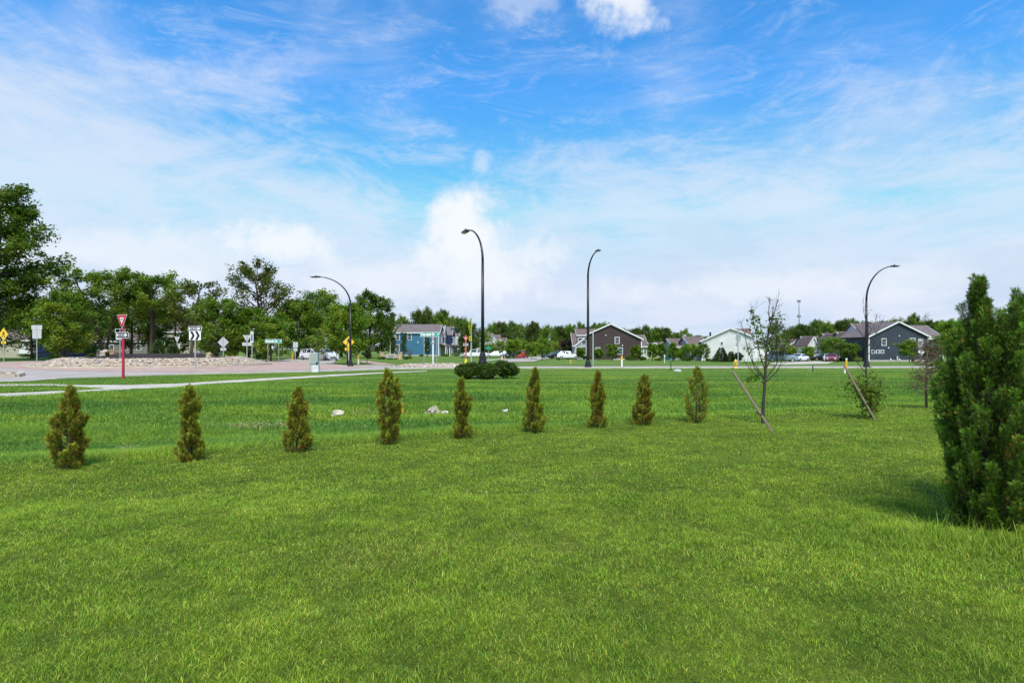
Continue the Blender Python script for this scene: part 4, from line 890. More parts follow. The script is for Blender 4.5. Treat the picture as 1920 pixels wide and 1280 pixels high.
# backs of signs
isl = lambda px, D: float(island_h(math.hypot(X(px, D)-IC[0], D-IC[1])))
def tri_back(root, w, cz, h): return backs(root, 'yield_panel', [(0, cz), (w/2, cz+h), (-w/2, cz+h)])
r1, zz = signroot('yield_sign', 'small far yield sign seen from behind, above the mulch left of the chevrons', 332, 72, 631, 0, galv, .04); k = 72/F; tri_back(r1, 10*k, zz(643), 12*k); backs(r1, 'plate', rect(11*k, 6.5*k, 0, zz(648))); o = plate(r1, 'blue_sticker', rect(2.6*k, 5*k, 0, zz(655)), -.02, .004, bluep)
r1, zz = signroot('diamond_sign', 'bare grey back of a diamond sign with small plate on the mound', 418.5, 66, 632, 0, galv, .04); k = 66/F; backs(r1, 'diamond_panel', diamond(10.6*k, 0, zz(641.5))); backs(r1, 'plate', rect(11*k, 5.5*k, 0, zz(654.5)))
r1, zz = signroot('yield_sign', 'plain grey back of a yield sign with wide plate below', 463, 68, 628, 0, galv, .05); k = 68/F; tri_back(r1, 16*k, zz(642), 14*k); backs(r1, 'plate', rect(18*k, 6.4*k, 0, zz(645)))
r1, zz = signroot('banner_sign', 'narrow white and blue vertical sign beside the plain yield back', 472.5, 66, 621, 0, galv, .05); k = 66/F; o = plate(r1, 'panel', rect(5.6*k, 21*k, 0, zz(631.5)), -.02, .006, white); plate(o, 'blue_stripe', rect(3*k, 13*k, 0, zz(633)), -.028, .004, bluep); plate(o, 'top_cap', rect(6.4*k, 3*k, 0, zz(623)), -.03, .006, signback)
r1, zz = signroot('keep_right_sign', 'grey backs of a rectangle and a small diamond on one thin post', 554, 70, 641, 0, galv, .03); k = 70/F; backs(r1, 'panel', rect(9*k, 10.6*k, 0, zz(646.3))); backs(r1, 'diamond_panel', diamond(4.6*k, 0, zz(655.5)))
# green street name signs on two posts
def street_sign(label, words, x0, x1, y0, y1, pa, pb, D):
    x, y, z = at((x0+x1)/2, D); root = thing('street_name_sign', label, 'road sign', (x, y, z), 0, None); k = D/F; zz = lambda py: Z(py, D)-z
    for q in (pa, pb): MB().box((q-(x0+x1)/2)*k-.035, (q-(x0+x1)/2)*k+.035, 0, .05, -.2, zz(y0)+.02).build('post', mat('dull_steel_post', (.24, .27, .27), .5), root)
    w, h = (x1-x0)*k, (y1-y0)*k; o = plate(root, 'panel', rrect(w, h, h*.15, 0, zz((y0+y1)/2)), -.01, .008, white)
    plate(o, 'green_field', rrect(w*.965, h*.84, h*.1, 0, zz((y0+y1)/2)), -.02, .004, greenp)
    text(o, 'lettering', words, h*.78, -.09*w, zz((y0+y1)/2), -.03, white, w*.72)
    s = h*.28; cx, cz = w*.41, zz((y0+y1)/2); plate(o, 'arrow', [(cx+s*a, cz+s*b) for a, b in ((-1, -.7), (-.7, -1), (.3, 0), (.6, -.3), (.9, .9), (-.3, .6), (0, .3))], -.028, .004, white)
street_sign('green street sign on two posts reading Summit Dr, before the dark trees', 'Summit Dr', 496.8, 528.5, 635.8, 643, 502.3, 522.6, 70)
street_sign('green street sign on two posts reading Fourwinds Dr, before the blue house', 'Fourwinds Dr', 788, 823.6, 622.5, 631.2, 795, 819, 53.5)
# pedestrian sign partly behind the lamp pole
r1, zz = signroot('pedestrian_sign', 'yellow pedestrian crossing diamond partly hidden behind a black lamp pole', 653.8, 58.5, 630, 0, galv, .05); k = 58.5/F
o = plate(r1, 'diamond_panel', diamond(11*k, 0, zz(641)), -.02, .006, yellowp); walker(o, .78, zz(641.3), -.03); o = downarrow(r1, 10*k, zz(654.5), -.02); o.location.x = -2*k
# yield before the blue house and the one beyond
r1, zz = signroot('yield_sign', 'narrow yield sign over an arrow plate on a pale post, under the Fourwinds street sign', 812, 56, 632, 0, white, .06, sq=True); k = 56/F; o = yieldp(r1, 6*k, zz(638), -.07); oneway(r1, 6*k, 3.2*k, zz(642.8), -.07)
r1, zz = signroot('yield_sign', 'yield sign over an arrow plate on a faded red post, right of the blue houses', 873.5, 60, 628, 0, orangepost, .075, sq=True); k = 60/F; o = yieldp(r1, 9.6*k, zz(640), -.09); o.scale.z = 1.; oneway(r1, 9.6*k, 5*k, zz(646), -.09)
o = plate(r1, 'yellow_sleeve', rect(.22, .5, 0, .35), -.085, .01, fluoro)
r1, zz = signroot('pedestrian_sign', 'tall lime yellow crossing sign seen almost edge on beside the near lamp', 883.5, 42, 596, 0, galv, .05); k = 42/F
o = plate(r1, 'diamond_panel', [(0, zz(628)), (17*k, zz(611.5)), (0, zz(595)), (-17*k, zz(611.5))], -.07, .006, fluoro); walker(o, .85, zz(611), -.08); o.rotation_euler = (0, 0, R(-73))
o = plate(r1, 'arrow_plate', rect(9*k, 9*k, 0, zz(634.5)), -.07, .006, fluoro); o.rotation_euler = (0, 0, R(-50)); plate(o, 'arrow', rect(2*k, 5*k, 0, zz(634.5)), -.08, .004, blackp)
r1, zz = signroot('stop_sign', 'pale round back of a stop sign at the mouth of the side street', 946, 84, 656, 0, galv, .035); k = 84/F; s = 3.4*k
backs(r1, 'octagon_panel', [(s*math.cos(R(22.5+45*i_)), zz(660.5)+s*math.sin(R(22.5+45*i_))) for i_ in range(8)], white, face=redp)
r1, zz = signroot('street_name_sign', 'small distant green street sign right of the near lamp pole', 915.5, 110, 648, 0, galv, .04); k = 110/F; plate(r1, 'panel', rect(10*k, 4.4*k, 0, zz(652.5)), -.05, .01, greenp)
r1, zz = signroot('information_sign', 'thin grey pole with a narrow edge on sign, left of the brown house', 1112, 56, 622, 0, galv, .06); k = 56/F; o = backs(r1, 'panel', rect(10*k, 14*k, 0, zz(632))); o.rotation_euler = (0, 0, R(78))
r1, zz = signroot('stop_sign', 'grey back of a large sign on a pole before the white house', 1384, 60, 618, 0, galv, .05); k = 60/F; s = 6.5*k
backs(r1, 'octagon_panel', [(s*.8*math.cos(R(22.5+45*i_)), zz(634)+s*1.25*math.sin(R(22.5+45*i_))) for i_ in range(8)], mat('weathered_aluminium', (.30, .33, .35), .5)); backs(r1, 'plate', rect(5*k, 6*k, -1.5*k, zz(646)), mat('weathered_aluminium', (.30, .33, .35), .5))
r1, zz = signroot('information_sign', 'grey backed rectangular sign above a white diamond before the dark blue house', 1727, 66, 634, 0, galv, .05); k = 66/F; backs(r1, 'panel', rect(10*k, 17*k, -.5*k, zz(643.5)), face=white); backs(r1, 'diamond_panel', diamond(6.5*k, .5*k, zz(659.5)), white)
r1, zz = signroot('marker_sign', 'slim white topped post before the low houses', 1246, 70, 665, 0, white, .03); plate(r1, 'panel', rect(.12, .3, 0, zz(667)), -.02, .006, white)

# ---------------------------------------------------------------- street lamps
def lamp(px, py, D, top, arm, yaw, label, bend=.66, lift=0., rbase=.13):
    x, y = X(px, D), D; z = float(T(x, y))+lift; H = Z(top, D)-z
    root = thing('street_lamp', label, 'street lamp', (x, y, z), R(yaw), 'black curved arm street lamps')
    MB().lathe([(.0, -.15), (rbase*2.0, -.15), (rbase*2.0, .12), (rbase*1.75, .16), (rbase*1.55, .42), (rbase*1.1, .62), (rbase, .66), (0, .66)], 12).build('base', lampblack, root, False)
    zb = H*bend
    MB().tube([(0, 0, .5), (0, 0, zb*.5), (0, 0, zb)], [rbase*.85, rbase*.72, rbase*.58], 12).build('pole', lampblack, root, True)
    pts, rs = [], []
    for i_ in range(17):
        t = i_/16; a = t*R(84)
        pts.append((-arm*(1-math.cos(a))*.92 if t < 1 else -arm*.86, 0, zb+(H-zb-.05)*math.sin(a))); rs.append(rbase*(.58-.30*t))
    MB().tube(pts, rs, 10).build('arm', lampblack, root, True)
    e = pts[-1]; mb = MB(); L = arm*.24
    mb.prism([(e[0]+.12, e[2]-.05), (e[0]-L*.3, e[2]-.06), (e[0]-L, e[2]+.0), (e[0]-L, e[2]+.035), (e[0]-L*.4, e[2]+.07), (e[0]+.1, e[2]+.07)], -.13, .13)
    o = mb.build('lamp_head', lampblack, root); MB().box(e[0]-L*.85, e[0]-L*.25, -.1, .1, e[2]-.075, e[2]-.058).build('lens', mat('lamp_lens', (.6, .6, .58), .3), o)
    MB().lathe([(.0, .06), (.05, .06), (.045, .16), (0, .17)], 8, (e[0]-L*.3, 0, e[2])).build('photocell', lampblack, o)
    return root
lamp(905, 708, 31, 414, 3.0, -66, 'nearest black street lamp, rising from the evergreen shrubs', .72, .82, rbase=.12)
lamp(1102.5, 686, 51, 476, 2.2, 107, 'black street lamp left of the brown house, arm tip pointing up right', .80, rbase=.16)
lamp(1624.5, 687, 50.4, 498, 2.6, 178, 'black street lamp left of the dark blue house, arm curving right', .66, rbase=.145)
lamp(657, 684.5, 53.5, 517, 3.6, -6, 'black street lamp with long arm curving left over the young maple', .68, rbase=.14)
lamp(434, 678, 90, 538, 2.9, 180, 'distant street lamp whose arm curves right before the airy tree', .76, rbase=.12)
lamp(622, 676, 92, 556, 3.4, 0, 'distant street lamp half hidden in the trees behind the young maple', .74, rbase=.12)
# stone base slab and post box by the near lamp
x, y, z = G(880, 713); root = thing('lamp_footing', 'grey concrete footing and junction box showing between the evergreen shrubs', 'footing', (X(905, 31), 31.15, z))
MB().box(-1.25, .5, -.25, .25, -.1, .09).build('slab', mat('grey_slab', (.16, .19, .22), .8), root, bevel=.02); MB().box(-.17, .17, -.32, .02, .09, .68).build('pedestal', mat('mottled_grey_box', (.13, .13, .16), .6, .4, 8.), root, bevel=.02)

# ---------------------------------------------------------------- cabinets, hydrants, posts
x, y, z = G(592, 697.5); k = y/F; root = thing('utility_cabinet', 'grey green utility cabinet with white box and a meter on the verge', 'utility cabinet', (x-.1, y, z), R(8))
cab = mat('grey_green_cabinet', (.33, .38, .36), .5, .1, 3.)
MB().box(-9*k, -5*k, -.1, .3, -.1, 33*k).build('side_post', mat('tan_grey_panel', (.42, .39, .36), .6), root, bevel=.01)
MB().box(-6.5*k, 7*k, -.12, .45, 13*k, 36.5*k).build('cabinet', cab, root, bevel=.03); MB().box(-4.5*k, 8.5*k, -.18, .4, -.1, 13*k).build('white_box', mat('white_enclosure', (.70, .69, .72), .5), root, bevel=.02)
MB().box(4*k, 6.5*k, -.16, -.12, 14*k, 19*k).build('meter', blackp, root); MB().box(-6*k, 6*k, -.13, -.12, 15*k, 15.5*k).build('door_seam', blackp, root)
hydm = mat('hydrant_yellow', (.78, .50, .10), .5, .08)
def hydrant(px, py, hpx, label):
    x, y, z = G(px, py); s = hpx/F*y; root = thing('fire_hydrant', label, 'fire hydrant', (x, y, z), 0, 'yellow fire hydrants')
    MB().lathe([(0, -.05), (.20*s, -.05), (.20*s, .06*s), (.14*s, .08*s), (.13*s, .62*s), (.19*s, .64*s), (.19*s, .70*s), (.0, .70*s)], 12).build('barrel', hydm, root, True)
    MB().lathe([(.16*s, .70*s), (.17*s, .74*s), (.13*s, .86*s), (.06*s, .93*s), (.04*s, 1.*s), (0, 1.*s)], 12).build('bonnet', hydm, root, True)
    for q in (-1, 1): MB().tube([(q*.1*s, 0, .5*s), (q*.24*s, 0, .5*s)], .075*s, 10).build('side_nozzle', hydm, root)
    MB().tube([(0, -.1*s, .45*s), (0, -.24*s, .45*s)], .09*s, 10).build('front_nozzle', hydm, root)
hydrant(1379, 690.5, 17.5, 'yellow fire hydrant at the roadside before the white house'); hydrant(1070, 680.5, 7, 'small yellow hydrant on the far verge left of the brown house')
def marker(px, py, top, wpx, bands, label, name='marker_post', cat='marker post'):
    x, y, z = G(px, py); k = y/F; root = thing(name, label, cat, (x, y, z)); zb = -.1
    for nm, f1, m in bands:
        z1 = (py-top)*k*f1; MB().box(-wpx*k/2, wpx*k/2, -.03, .03, zb, z1).build(nm, m, root, bevel=.01); zb = z1
yel = mat('marker_yellow', (.80, .48, .03), .5, .05); wp = mat('marker_white', (.78, .78, .76), .5, .05); dg = mat('marker_dark_green', (.01, .10, .06), .5); org = mat('marker_orange', (.75, .36, .03), .5, .15, 8.)
marker(1166, 687, 667, 2.8, (('white_tube', .62, wp), ('yellow_cap', 1, yel)), 'white pipeline marker with yellow top before the brown house')
marker(1587, 691, 671.5, 3.4, (('tube', .85, org), ('cap', 1, wp)), 'orange marker post left of the right hand lamp')
marker(1258, 694.5, 672, 1.6, (('stake', .8, dg), ('blue_top', 1, mat('marker_teal', (.05, .30, .33), .5))), 'thin dark green stake with teal top in the far grass')
marker(1524, 698, 684, 1.5, (('stake', 1, dg),), 'short dark green stake right of the sparse sapling')
marker(672, 683, 664.5, 2.8, (('white_tube', .55, wp), ('yellow_cap', 1, yel)), 'white marker with yellow top right of the lamp with long arm')
marker(941, 676, 668, 4, (('tube', 1, mat('faded_orange', (.6, .42, .24), .6)),), 'faded orange marker left of the stop sign')
marker(548, 677.5, 661, 1.4, (('tube', 1, yel),), 'thin yellow marker left of the thin posted sign')
marker(1584, 700, 691, 3, (('cap', 1, wp),), 'white capped cleanout pipe behind the leaning stake', 'pipe', 'pipe')
x, y, z = G(1270, 696); MBo = MB().lathe([(0, -.02), (.30, -.02), (.28, .10), (.15, .15), (0, .16)], 12).build('access_lid', mat('pale_blue_lid', (.45, .52, .55), .5)); MBo.location = (x, y, z); tag(MBo, 'low pale lid in the grass right of the thin green stake', 'lid')
x, y, z = G(752, 776); o = MB().lathe([(0, 0), (.05, 0), (.05, .25), (.02, .3), (0, .3)], 8).build('marker_flag', org); o.location = (x, y+.1, z); tag(o, 'small orange marker peeping out right of the fourth arborvitae', 'marker')

# ---------------------------------------------------------------- stone entrance sign
brick = siding('tan_stone', (.42, .32, .22), .2); x, y, z = at(734, 97); k = 97/F; root = thing('entrance_monument', 'low stone entrance wall with two tan pillars and a pale name panel', 'monument sign', (x, y, z))
for s_ in (-1, 1): o = MB().box(s_*17.2*k-3.6*k, s_*17.2*k+3.6*k, -.4, .4, -.2, 12.5*k).build('pillar', mat('tan_pillar_stone', (.50, .37, .22), .85, .25, 3.), root, bevel=.03); MB().box(s_*17.2*k-4.1*k, s_*17.2*k+4.1*k, -.46, .46, 12.5*k, 13.6*k).build('cap', mat('pale_cap', (.55, .48, .36), .8), o)
MB().prism([(-13.6*k, -.2), (13.6*k, -.2), (13.6*k, 8*k), (6*k, 9.8*k), (0, 10.4*k), (-6*k, 9.8*k), (-13.6*k, 8*k)], -.2, .2).build('wall', mat('rosy_stone', (.42, .33, .29), .85, .25, 3.), root)
o = plate(root, 'name_panel', rrect(19*k, 5.6*k, .15, 0, 5.4*k), -.22, .05, mat('pale_panel', (.50, .48, .47), .7)); plate(o, 'lettering', rect(13*k, 1.1*k, 0, 6.2*k), -.28, .01, mat('dark_lettering', (.12, .11, .11), .6)); plate(o, 'lettering_line', rect(8*k, .8*k, 0, 4.2*k), -.28, .01, bpy.data.materials['dark_lettering'])

# ---------------------------------------------------------------- houses
class House:
    """front face in the local plane y=0 at distance D; sizes read off in pixels at that distance"""
    def __init__(s, label, D, pxc, wall, roof=roofm, name='house', cat='house', group=None, base=None, rz=0.):
        s.D = D; s.k = D/F; s.pxc = pxc; s.x, s.y, s.z = at(pxc, D); s.base = base
        s.root = thing(name, label, cat, (s.x, s.y, s.z), R(rz), group); s.wall = wall; s.roof = roof
    def p(s, px, py): return ((px-s.pxc)*s.k, Z(py, s.D)-s.z)
    def gable(s, prof, depth, y0=0., wall=None, roof=None, over=.35, trimw=.22):
        """prof: roofline pixel points from the left to the right; walls drop to the ground"""
        P = [s.p(a, b) for a, b in prof]; wall = wall or s.wall; roof = roof or s.roof
        MB().prism([(P[0][0], -.6), (P[-1][0], -.6)]+P[::-1], y0, y0+depth).build('wall', wall, s.root)
        mb = MB(); tr = MB(); n = len(P)
        for i_ in range(n-1):
            a, b = np.array(P[i_]), np.array(P[i_+1]); d_ = (b-a)/np.linalg.norm(b-a); nrm = np.array((-d_[1], d_[0]))
            if nrm[1] < 0: nrm = -nrm
            a2 = a-d_*over if i_ == 0 else a; b2 = b+d_*over if i_ == n-2 else b
            q = lambda t0, t1, lift=0.: [tuple(a2+nrm*t0), tuple(b2+nrm*t0), tuple(b2+nrm*t1), tuple(a2+nrm*t1)]
            mb.prism(q(.02+.002*i_, .20), y0-over+.03, y0+depth+over); tr.prism(q(-.05, .205+.003*i_), y0-over-.02, y0-over+.028)
        r = mb.build('roof', roof, s.root); tr.build('rake_board', whitetrim, r); return P
    def eave(s, x0, x1, ye, yr, depth, y0=0., wall=None, roof=None, over=.3, gl=None):
        """roof slope facing us: eave row ye, ridge row yr (as seen); gable ends left and right"""
        wall = wall or s.wall; roof = roof or s.roof; a = (x0-s.pxc)*s.k; b = (x1-s.pxc)*s.k; ze = Z(ye, s.D)-s.z
        yrg = y0+depth/2; zr = (EYE+(HZ-yr)/F*(s.D+yrg))-s.z
        MB().prism([(y0, -.6), (y0+depth, -.6), (y0+depth, ze), (yrg, zr), (y0, ze)], a, b, 'x').build('wall', wall, s.root)
        sl = (zr-ze)/(depth/2); mb = MB()
        mb.prism([(y0-over, ze-over*sl+.03), (yrg, zr+.03), (yrg, zr+.24), (y0-over, ze-over*sl+.22)], a-over, b+over, 'x')
        mb.prism([(yrg+.004, zr+.03), (y0+depth+over, ze-over*sl+.03), (y0+depth+over, ze-over*sl+.22), (yrg+.004, zr+.24)], a-over, b+over, 'x')
        r = mb.build('roof', roof, s.root); tr = MB(); tr.box(a-over-.02, b+over+.02, y0-over-.06, y0-over-.005, ze-over*sl-.05, ze-over*sl+.2)
        for q in (a-over-.05, b+over+.002):
            tr.prism([(y0-over, ze-over*sl-.08), (yrg, zr-.1), (yrg, zr+.26), (y0-over, ze-over*sl+.25)], q, q+.048, 'x')
        tr.build('fascia', whitetrim, r); return a, b, ze, zr
    def win(s, x0, y0_, x1, y1_, yy=0., muntin=True, glass=None, name='window', side=None, trim=None, fw=.12):
        if side is None:
            (a, t), (b, c) = s.p(x0, y0_), s.p(x1, y1_); W_, H_ = b-a, t-c
            o = MB().box(a, b, yy-.07, yy+.03, c, t).build(name, trim or whitetrim, s.root)
            g = MB(); fx = min(fw, W_*.2); fz = min(fw, H_*.14)
            if muntin: m_ = (c+t)/2; g.box(a+fx, b-fx, yy-.085, yy-.072, c+fz, m_-.03); g.box(a+fx, b-fx, yy-.085, yy-.072, m_+.03, t-fz)
            else: g.box(a+fx, b-fx, yy-.085, yy-.072, c+fz, t-fz)
            g.build('pane', glass or glassm, o); return o
    def corner(s, px, ytop, ybot=None, yy=0.):
        a, t = s.p(px, ytop); MB().box(a-.10, a+.10, yy-.05, yy+.06, -.5, t).build('corner_board', whitetrim, s.root)
    def slab(s, name, x0, y0_, x1, y1_, ya, yb, m):
        (a, t), (b, c) = s.p(x0, y0_), s.p(x1, y1_); return MB().box(a, b, ya, yb, c, t).build(name, m, s.root)
    def footing(s, x0, x1, h, ya=-.06, yb=.05):
        a, b = s.p(x0, 0)[0], s.p(x1, 0)[0]; MB().box(a, b, ya, yb, -.7, h).build('foundation', found, s.root)
    def facade(s, xf, ya, yb, z0, z1, m, name='facade_panel', t=.06):
        return MB().box(xf, xf+t, ya, yb, z0, z1).build(name, m, s.root)

blueS = siding('blue_siding', (.052, .165, .28)); greyS = siding('grey_siding', (.33, .33, .37)); navyS = siding('navy_siding', (.022, .034, .095)); paleS = siding('pale_siding', (.60, .62, .63)); brownS = siding('brown_siding', (.068, .050, .050))
slateS = siding('slate_siding', (.050, .062, .085)); creamS = siding('cream_siding', (.45, .42, .33)); whiteS = siding('white_siding', (.70, .70, .71)); lgreyS = siding('light_grey_siding', (.38, .39, .42)); maroon = mat('maroon_door', (.12, .02, .02), .5)
# blue townhouse: its end wall towards us, the row of fronts receding behind it on the right
h = House('blue end townhouse with brown roof and white windows, columnar trees against it', 145, 781, blueS, roofg, 'townhouse')
a, b, ze, zr = h.eave(739, 823, 623.5, 609.5, 9., roof=roofg); h.footing(739.3, 822.7, .35); h.corner(739.8, 624); h.corner(822.3, 624)
for w_ in ((742.2, 626, 749.5, 637.5), (742.2, 645.5, 749.5, 657.5), (764.3, 626, 772, 637.5), (796, 630, 802.5, 637.5), (796, 645.5, 802.5, 657.5)): h.win(*w_)
h.slab('air_unit', 766.5, 657, 772, 664, -1.4, -.6, mat('air_unit_metal', (.10, .10, .11), .5)); h.slab('wall_light', 783, 640, 784.6, 643, -.12, -.03, whitetrim)
h.slab('porch_roof', 730, 642, 739, 645, -.1, 4., roofg); h.slab('porch_post', 731, 645, 732, 663, 0, .15, whitetrim)
h.slab('rear_wing', 732, 626, 739, 663, 3., 8., blueS)
h.facade(b-.0+.003, .1, 8.9, -.3, ze, greyS)
MB().box(b+.063, b+.10, 1.0, 2.4, 0, 2.3).build('door', whitetrim, h.root); MB().box(b+.063, b+.12, 4.2, 7.8, 3.3, 5.2).build('bay_window', whitetrim, h.root)
MB().prism([(b+.06, 3.1), (b+1.9, 2.55), (b+1.9, 2.7), (b+.06, 3.3)], .05, 8.4).build('porch_roof', roofg, h.root)
for q in (.1, 3.9, 8.1): MB().box(b+1.65, b+1.85, q, q+.2, -.4, 2.6).build('porch_post', whitetrim, h.root)
# the fronts facing right: each unit a thing of its own
row = [(154, 'grey townhouse front with bay window, second in the blue row', greyS, .0), (162.5, 'navy townhouse front, third in the blue row', navyS, .1), (171, 'pale townhouse front with white bay, fourth in the blue row', paleS, .1), (179.5, 'grey townhouse at the far end of the blue row', greyS, .1)]
xf = X(823, 145)
for yc, lab, m, off in row:
    x0 = xf-10+(yc-150)*.085; z = float(T(xf, yc)); root = thing('townhouse', lab, 'house', (x0, yc-4.2, z), 0, 'townhouses in the blue row'); ze_, zr_ = 5.6, 8.0; Wd = 10+off+(yc-154)*.06
    MB().prism([(0, -.6), (8.4, -.6), (8.4, ze_), (4.2, zr_), (0, ze_)], 0, Wd, 'x').build('wall', m, root)
    mb = MB(); sl = (zr_-ze_)/4.2
    for A, B in (((-.05, ze_), (4.2, zr_)), ((4.204, zr_), (8.45, ze_))): mb.prism([(A[0], A[1]+.03), (B[0], B[1]+.03), (B[0], B[1]+.22), (A[0], A[1]+.22)], -.3, Wd+.3, 'x')
    r_o = mb.build('roof', roofg, root); MB().prism([(-.05, ze_-.1), (4.2, zr_-.12), (8.45, ze_-.1), (8.45, ze_+.24), (4.2, zr_+.26), (-.05, ze_+.24)], Wd+.3, Wd+.36, 'x').build('rake_board', whitetrim, r_o)
    # front gable over the bay, porch, door, windows on the +x face
    MB().prism([(1.3, ze_-.4), (2.7, zr_-.15), (4.1, ze_-.4)], Wd-.35, Wd+.45, 'x').build('bay_gable', m if m is not paleS else lgreyS, root)
    o = MB().box(Wd-.2, Wd+.5, 1.2, 4.2, 2.9, ze_-.4).build('bay_window', whitetrim, root); g = MB()
    for q in range(3): g.box(Wd+.5, Wd+.52, 1.4+q*.92, 2.1+q*.92, 3.4, 5.); 
    g.box(Wd-.1, Wd+.42, 1.18, 1.19, 3.4, 5.); g.build('pane', glassm, o)
    o = MB().box(Wd, Wd+.05, 5.5, 7.2, 3.2, 5.).build('window', whitetrim, root); MB().box(Wd+.05, Wd+.06, 5.65, 7.05, 3.35, 4.85).build('pane', glassm, o)
    MB().prism([(Wd, 3.0), (Wd+2., 2.45), (Wd+2., 2.6), (Wd, 3.2)], 0.2, 8.2).build('porch_roof', roofg, root)
    for q in (.3, 4.1, 8.0): MB().box(Wd+1.75, Wd+1.95, q, q+.2, -.4, 2.5).build('porch_post', whitetrim, root)
    o = MB().box(Wd, Wd+.06, 5.3, 6.4, 0, 2.2).build('door', maroon if m is navyS else whitetrim, root)
h2 = House('low white porch and door on the right end of the blue townhouse', 145, 828, paleS, roofg, 'porch', 'porch') if False else None
# H2 distant row
for (x0, pk, x1, top, ev, D, wl, lab) in ((884, 897, 905, 625, 634, 205, paleS, 'distant pale townhouse behind the lime crossing sign'), (903, 911, 922, 625.5, 635, 215, whiteS, 'distant white townhouse behind the near lamp pole'), (921, 929, 936, 628, 637, 225, paleS, 'distant townhouse with a small gable right of the lamp pole'), (934, 942, 949, 634, 641, 240, creamS, 'farthest low roofed house at the end of the row')):
    h = House(lab, D, (x0+x1)/2, wl, roofm, group='distant row right of the blue townhouses'); h.eave(x0, x1, ev, top, 9., roof=roofm); h.gable([(x0+1, ev+1), ((x0+x1)/2-2, top+4), (x1-7, ev+1)], 4., -1.2, over=.2)
    h.win(x0+3, ev+5, x0+6.5, ev+11, -1.2); h.win(x0+9, ev+5, x0+12, ev+11, -1.2); h.win(x0+3, ev+16, x0+6.5, ev+22, -1.2)
h = House('low pale garage roofs at the end of the side street', 260, 970, creamS, roofm); h.eave(948, 992, 647, 642, 10.)
# brown house
h = House('large dark brown gabled house with white trim behind the small trees', 120, 1150, brownS, rz=-8)
h.gable([(1101, 627.5), (1145.5, 608), (1202.5, 636)], 12.); h.footing(1150, 1171, .3)
h.corner(1201.6, 637); h.win(1152.5, 631.5, 1161.5, 644.5); h.win(1158, 651.5, 1167.5, 664.5); h.win(1117, 651, 1126.5, 664); h.slab('wall_light', 1135.5, 627, 1137, 629.5, -.12, -.02, whitetrim); h.slab('wall_light', 1166, 646, 1167.6, 648.6, -.12, -.02, whitetrim)
h.gable([(1079, 648.5), (1100.6, 631), (1101, 630.6)], 6., .4, lgreyS, over=.2); h.win(1090, 649, 1100, 666, .4); h.win(1090, 637, 1100, 646, .4, False)
h.slab('porch_post', 1079.5, 650, 1081, 672, -.3, -.1, whitetrim)
h = House('grey townhouse with dormer behind the left of the brown house', 134, 1094, lgreyS); h.eave(1076, 1118, 648, 626, 9., roof=roofm); h.eave(1086, 1120, 628, 618, 8., 3., roof=roofm); h.win(1083.5, 633, 1096, 643, -.5); h.slab('dormer_wall', 1083, 632.5, 1097, 648, -.4, 1.5, lgreyS); h.win(1079, 655, 1083, 666, 0)
h = House('brown roofed wing behind the right of the brown house', 132, 1206, paleS); h.eave(1196, 1213.5, 649, 629, 9., roof=roofm); h.win(1202.5, 652, 1205.5, 662, 0); h.win(1207, 652, 1212, 664, 0); h.corner(1213, 650)
# pale low gables
for (x0, pk, x1, top, ev, D, wl, lab) in ((1213, 1228, 1240, 643, 652, 150, creamS, 'pale low gabled house left of centre in the far row'), (1228, 1243, 1258, 641.5, 651, 155, whiteS, 'white low gabled house, next right in the far row'), (1245, 1256, 1268, 641, 652, 148, lgreyS, 'grey low gabled house by the bright upright tree')):
    h = House(lab, D, (x0+x1)/2, wl, roofm, group='low gabled houses in the far row'); h.gable([(x0, ev), (pk, top), (x1, ev)], 10.); h.win(pk-3, ev+3, pk+2, ev+9)
h = House('grey house with a tall chimney and long sloping brown roof', 128, 1290, lgreyS); h.eave(1262, 1300, 649, 636, 9., roof=roofm); h.gable([(1263, 655), (1291, 640.5), (1300, 645)], 4., -1.5, over=.25); h.slab('chimney', 1286.5, 626.5, 1292, 650, 2., 3., lgreyS); h.win(1269, 660, 1273, 667, -1.5)
h = House('brown roofed house tucked behind the left of the white house', 122, 1308, lgreyS); h.eave(1294, 1326, 647, 633, 9., roof=roofm)
# white house
h = House('large plain white house with brown roof behind the full spruce', 112, 1368, whiteS, rz=-18)
h.gable([(1318, 639.5), (1326, 636), (1369, 616), (1386, 622), (1411, 633.5)], 12., roof=roofm); h.footing(1318.5, 1410.5, .2); h.win(1351, 640, 1357.5, 647); h.win(1379.5, 641, 1384.5, 648); h.win(1319, 641, 1323, 652)
h.eave(1378, 1407, 633, 618.5, 6., 3.5, roof=roofm)
h.slab('garden_fence', 1386, 672, 1411, 678, -2, -1.9, mat('white_fence', (.66, .68, .68), .6)); h.slab('solar_panel', 1333, 621.5, 1336, 630, 3, 5, blackp)
h = House('pale garage wing right of the white house', 118, 1425, whiteS); h.eave(1410, 1444, 648, 643, 8.); h.win(1413, 656, 1440, 672, 0, False, whitetrim)
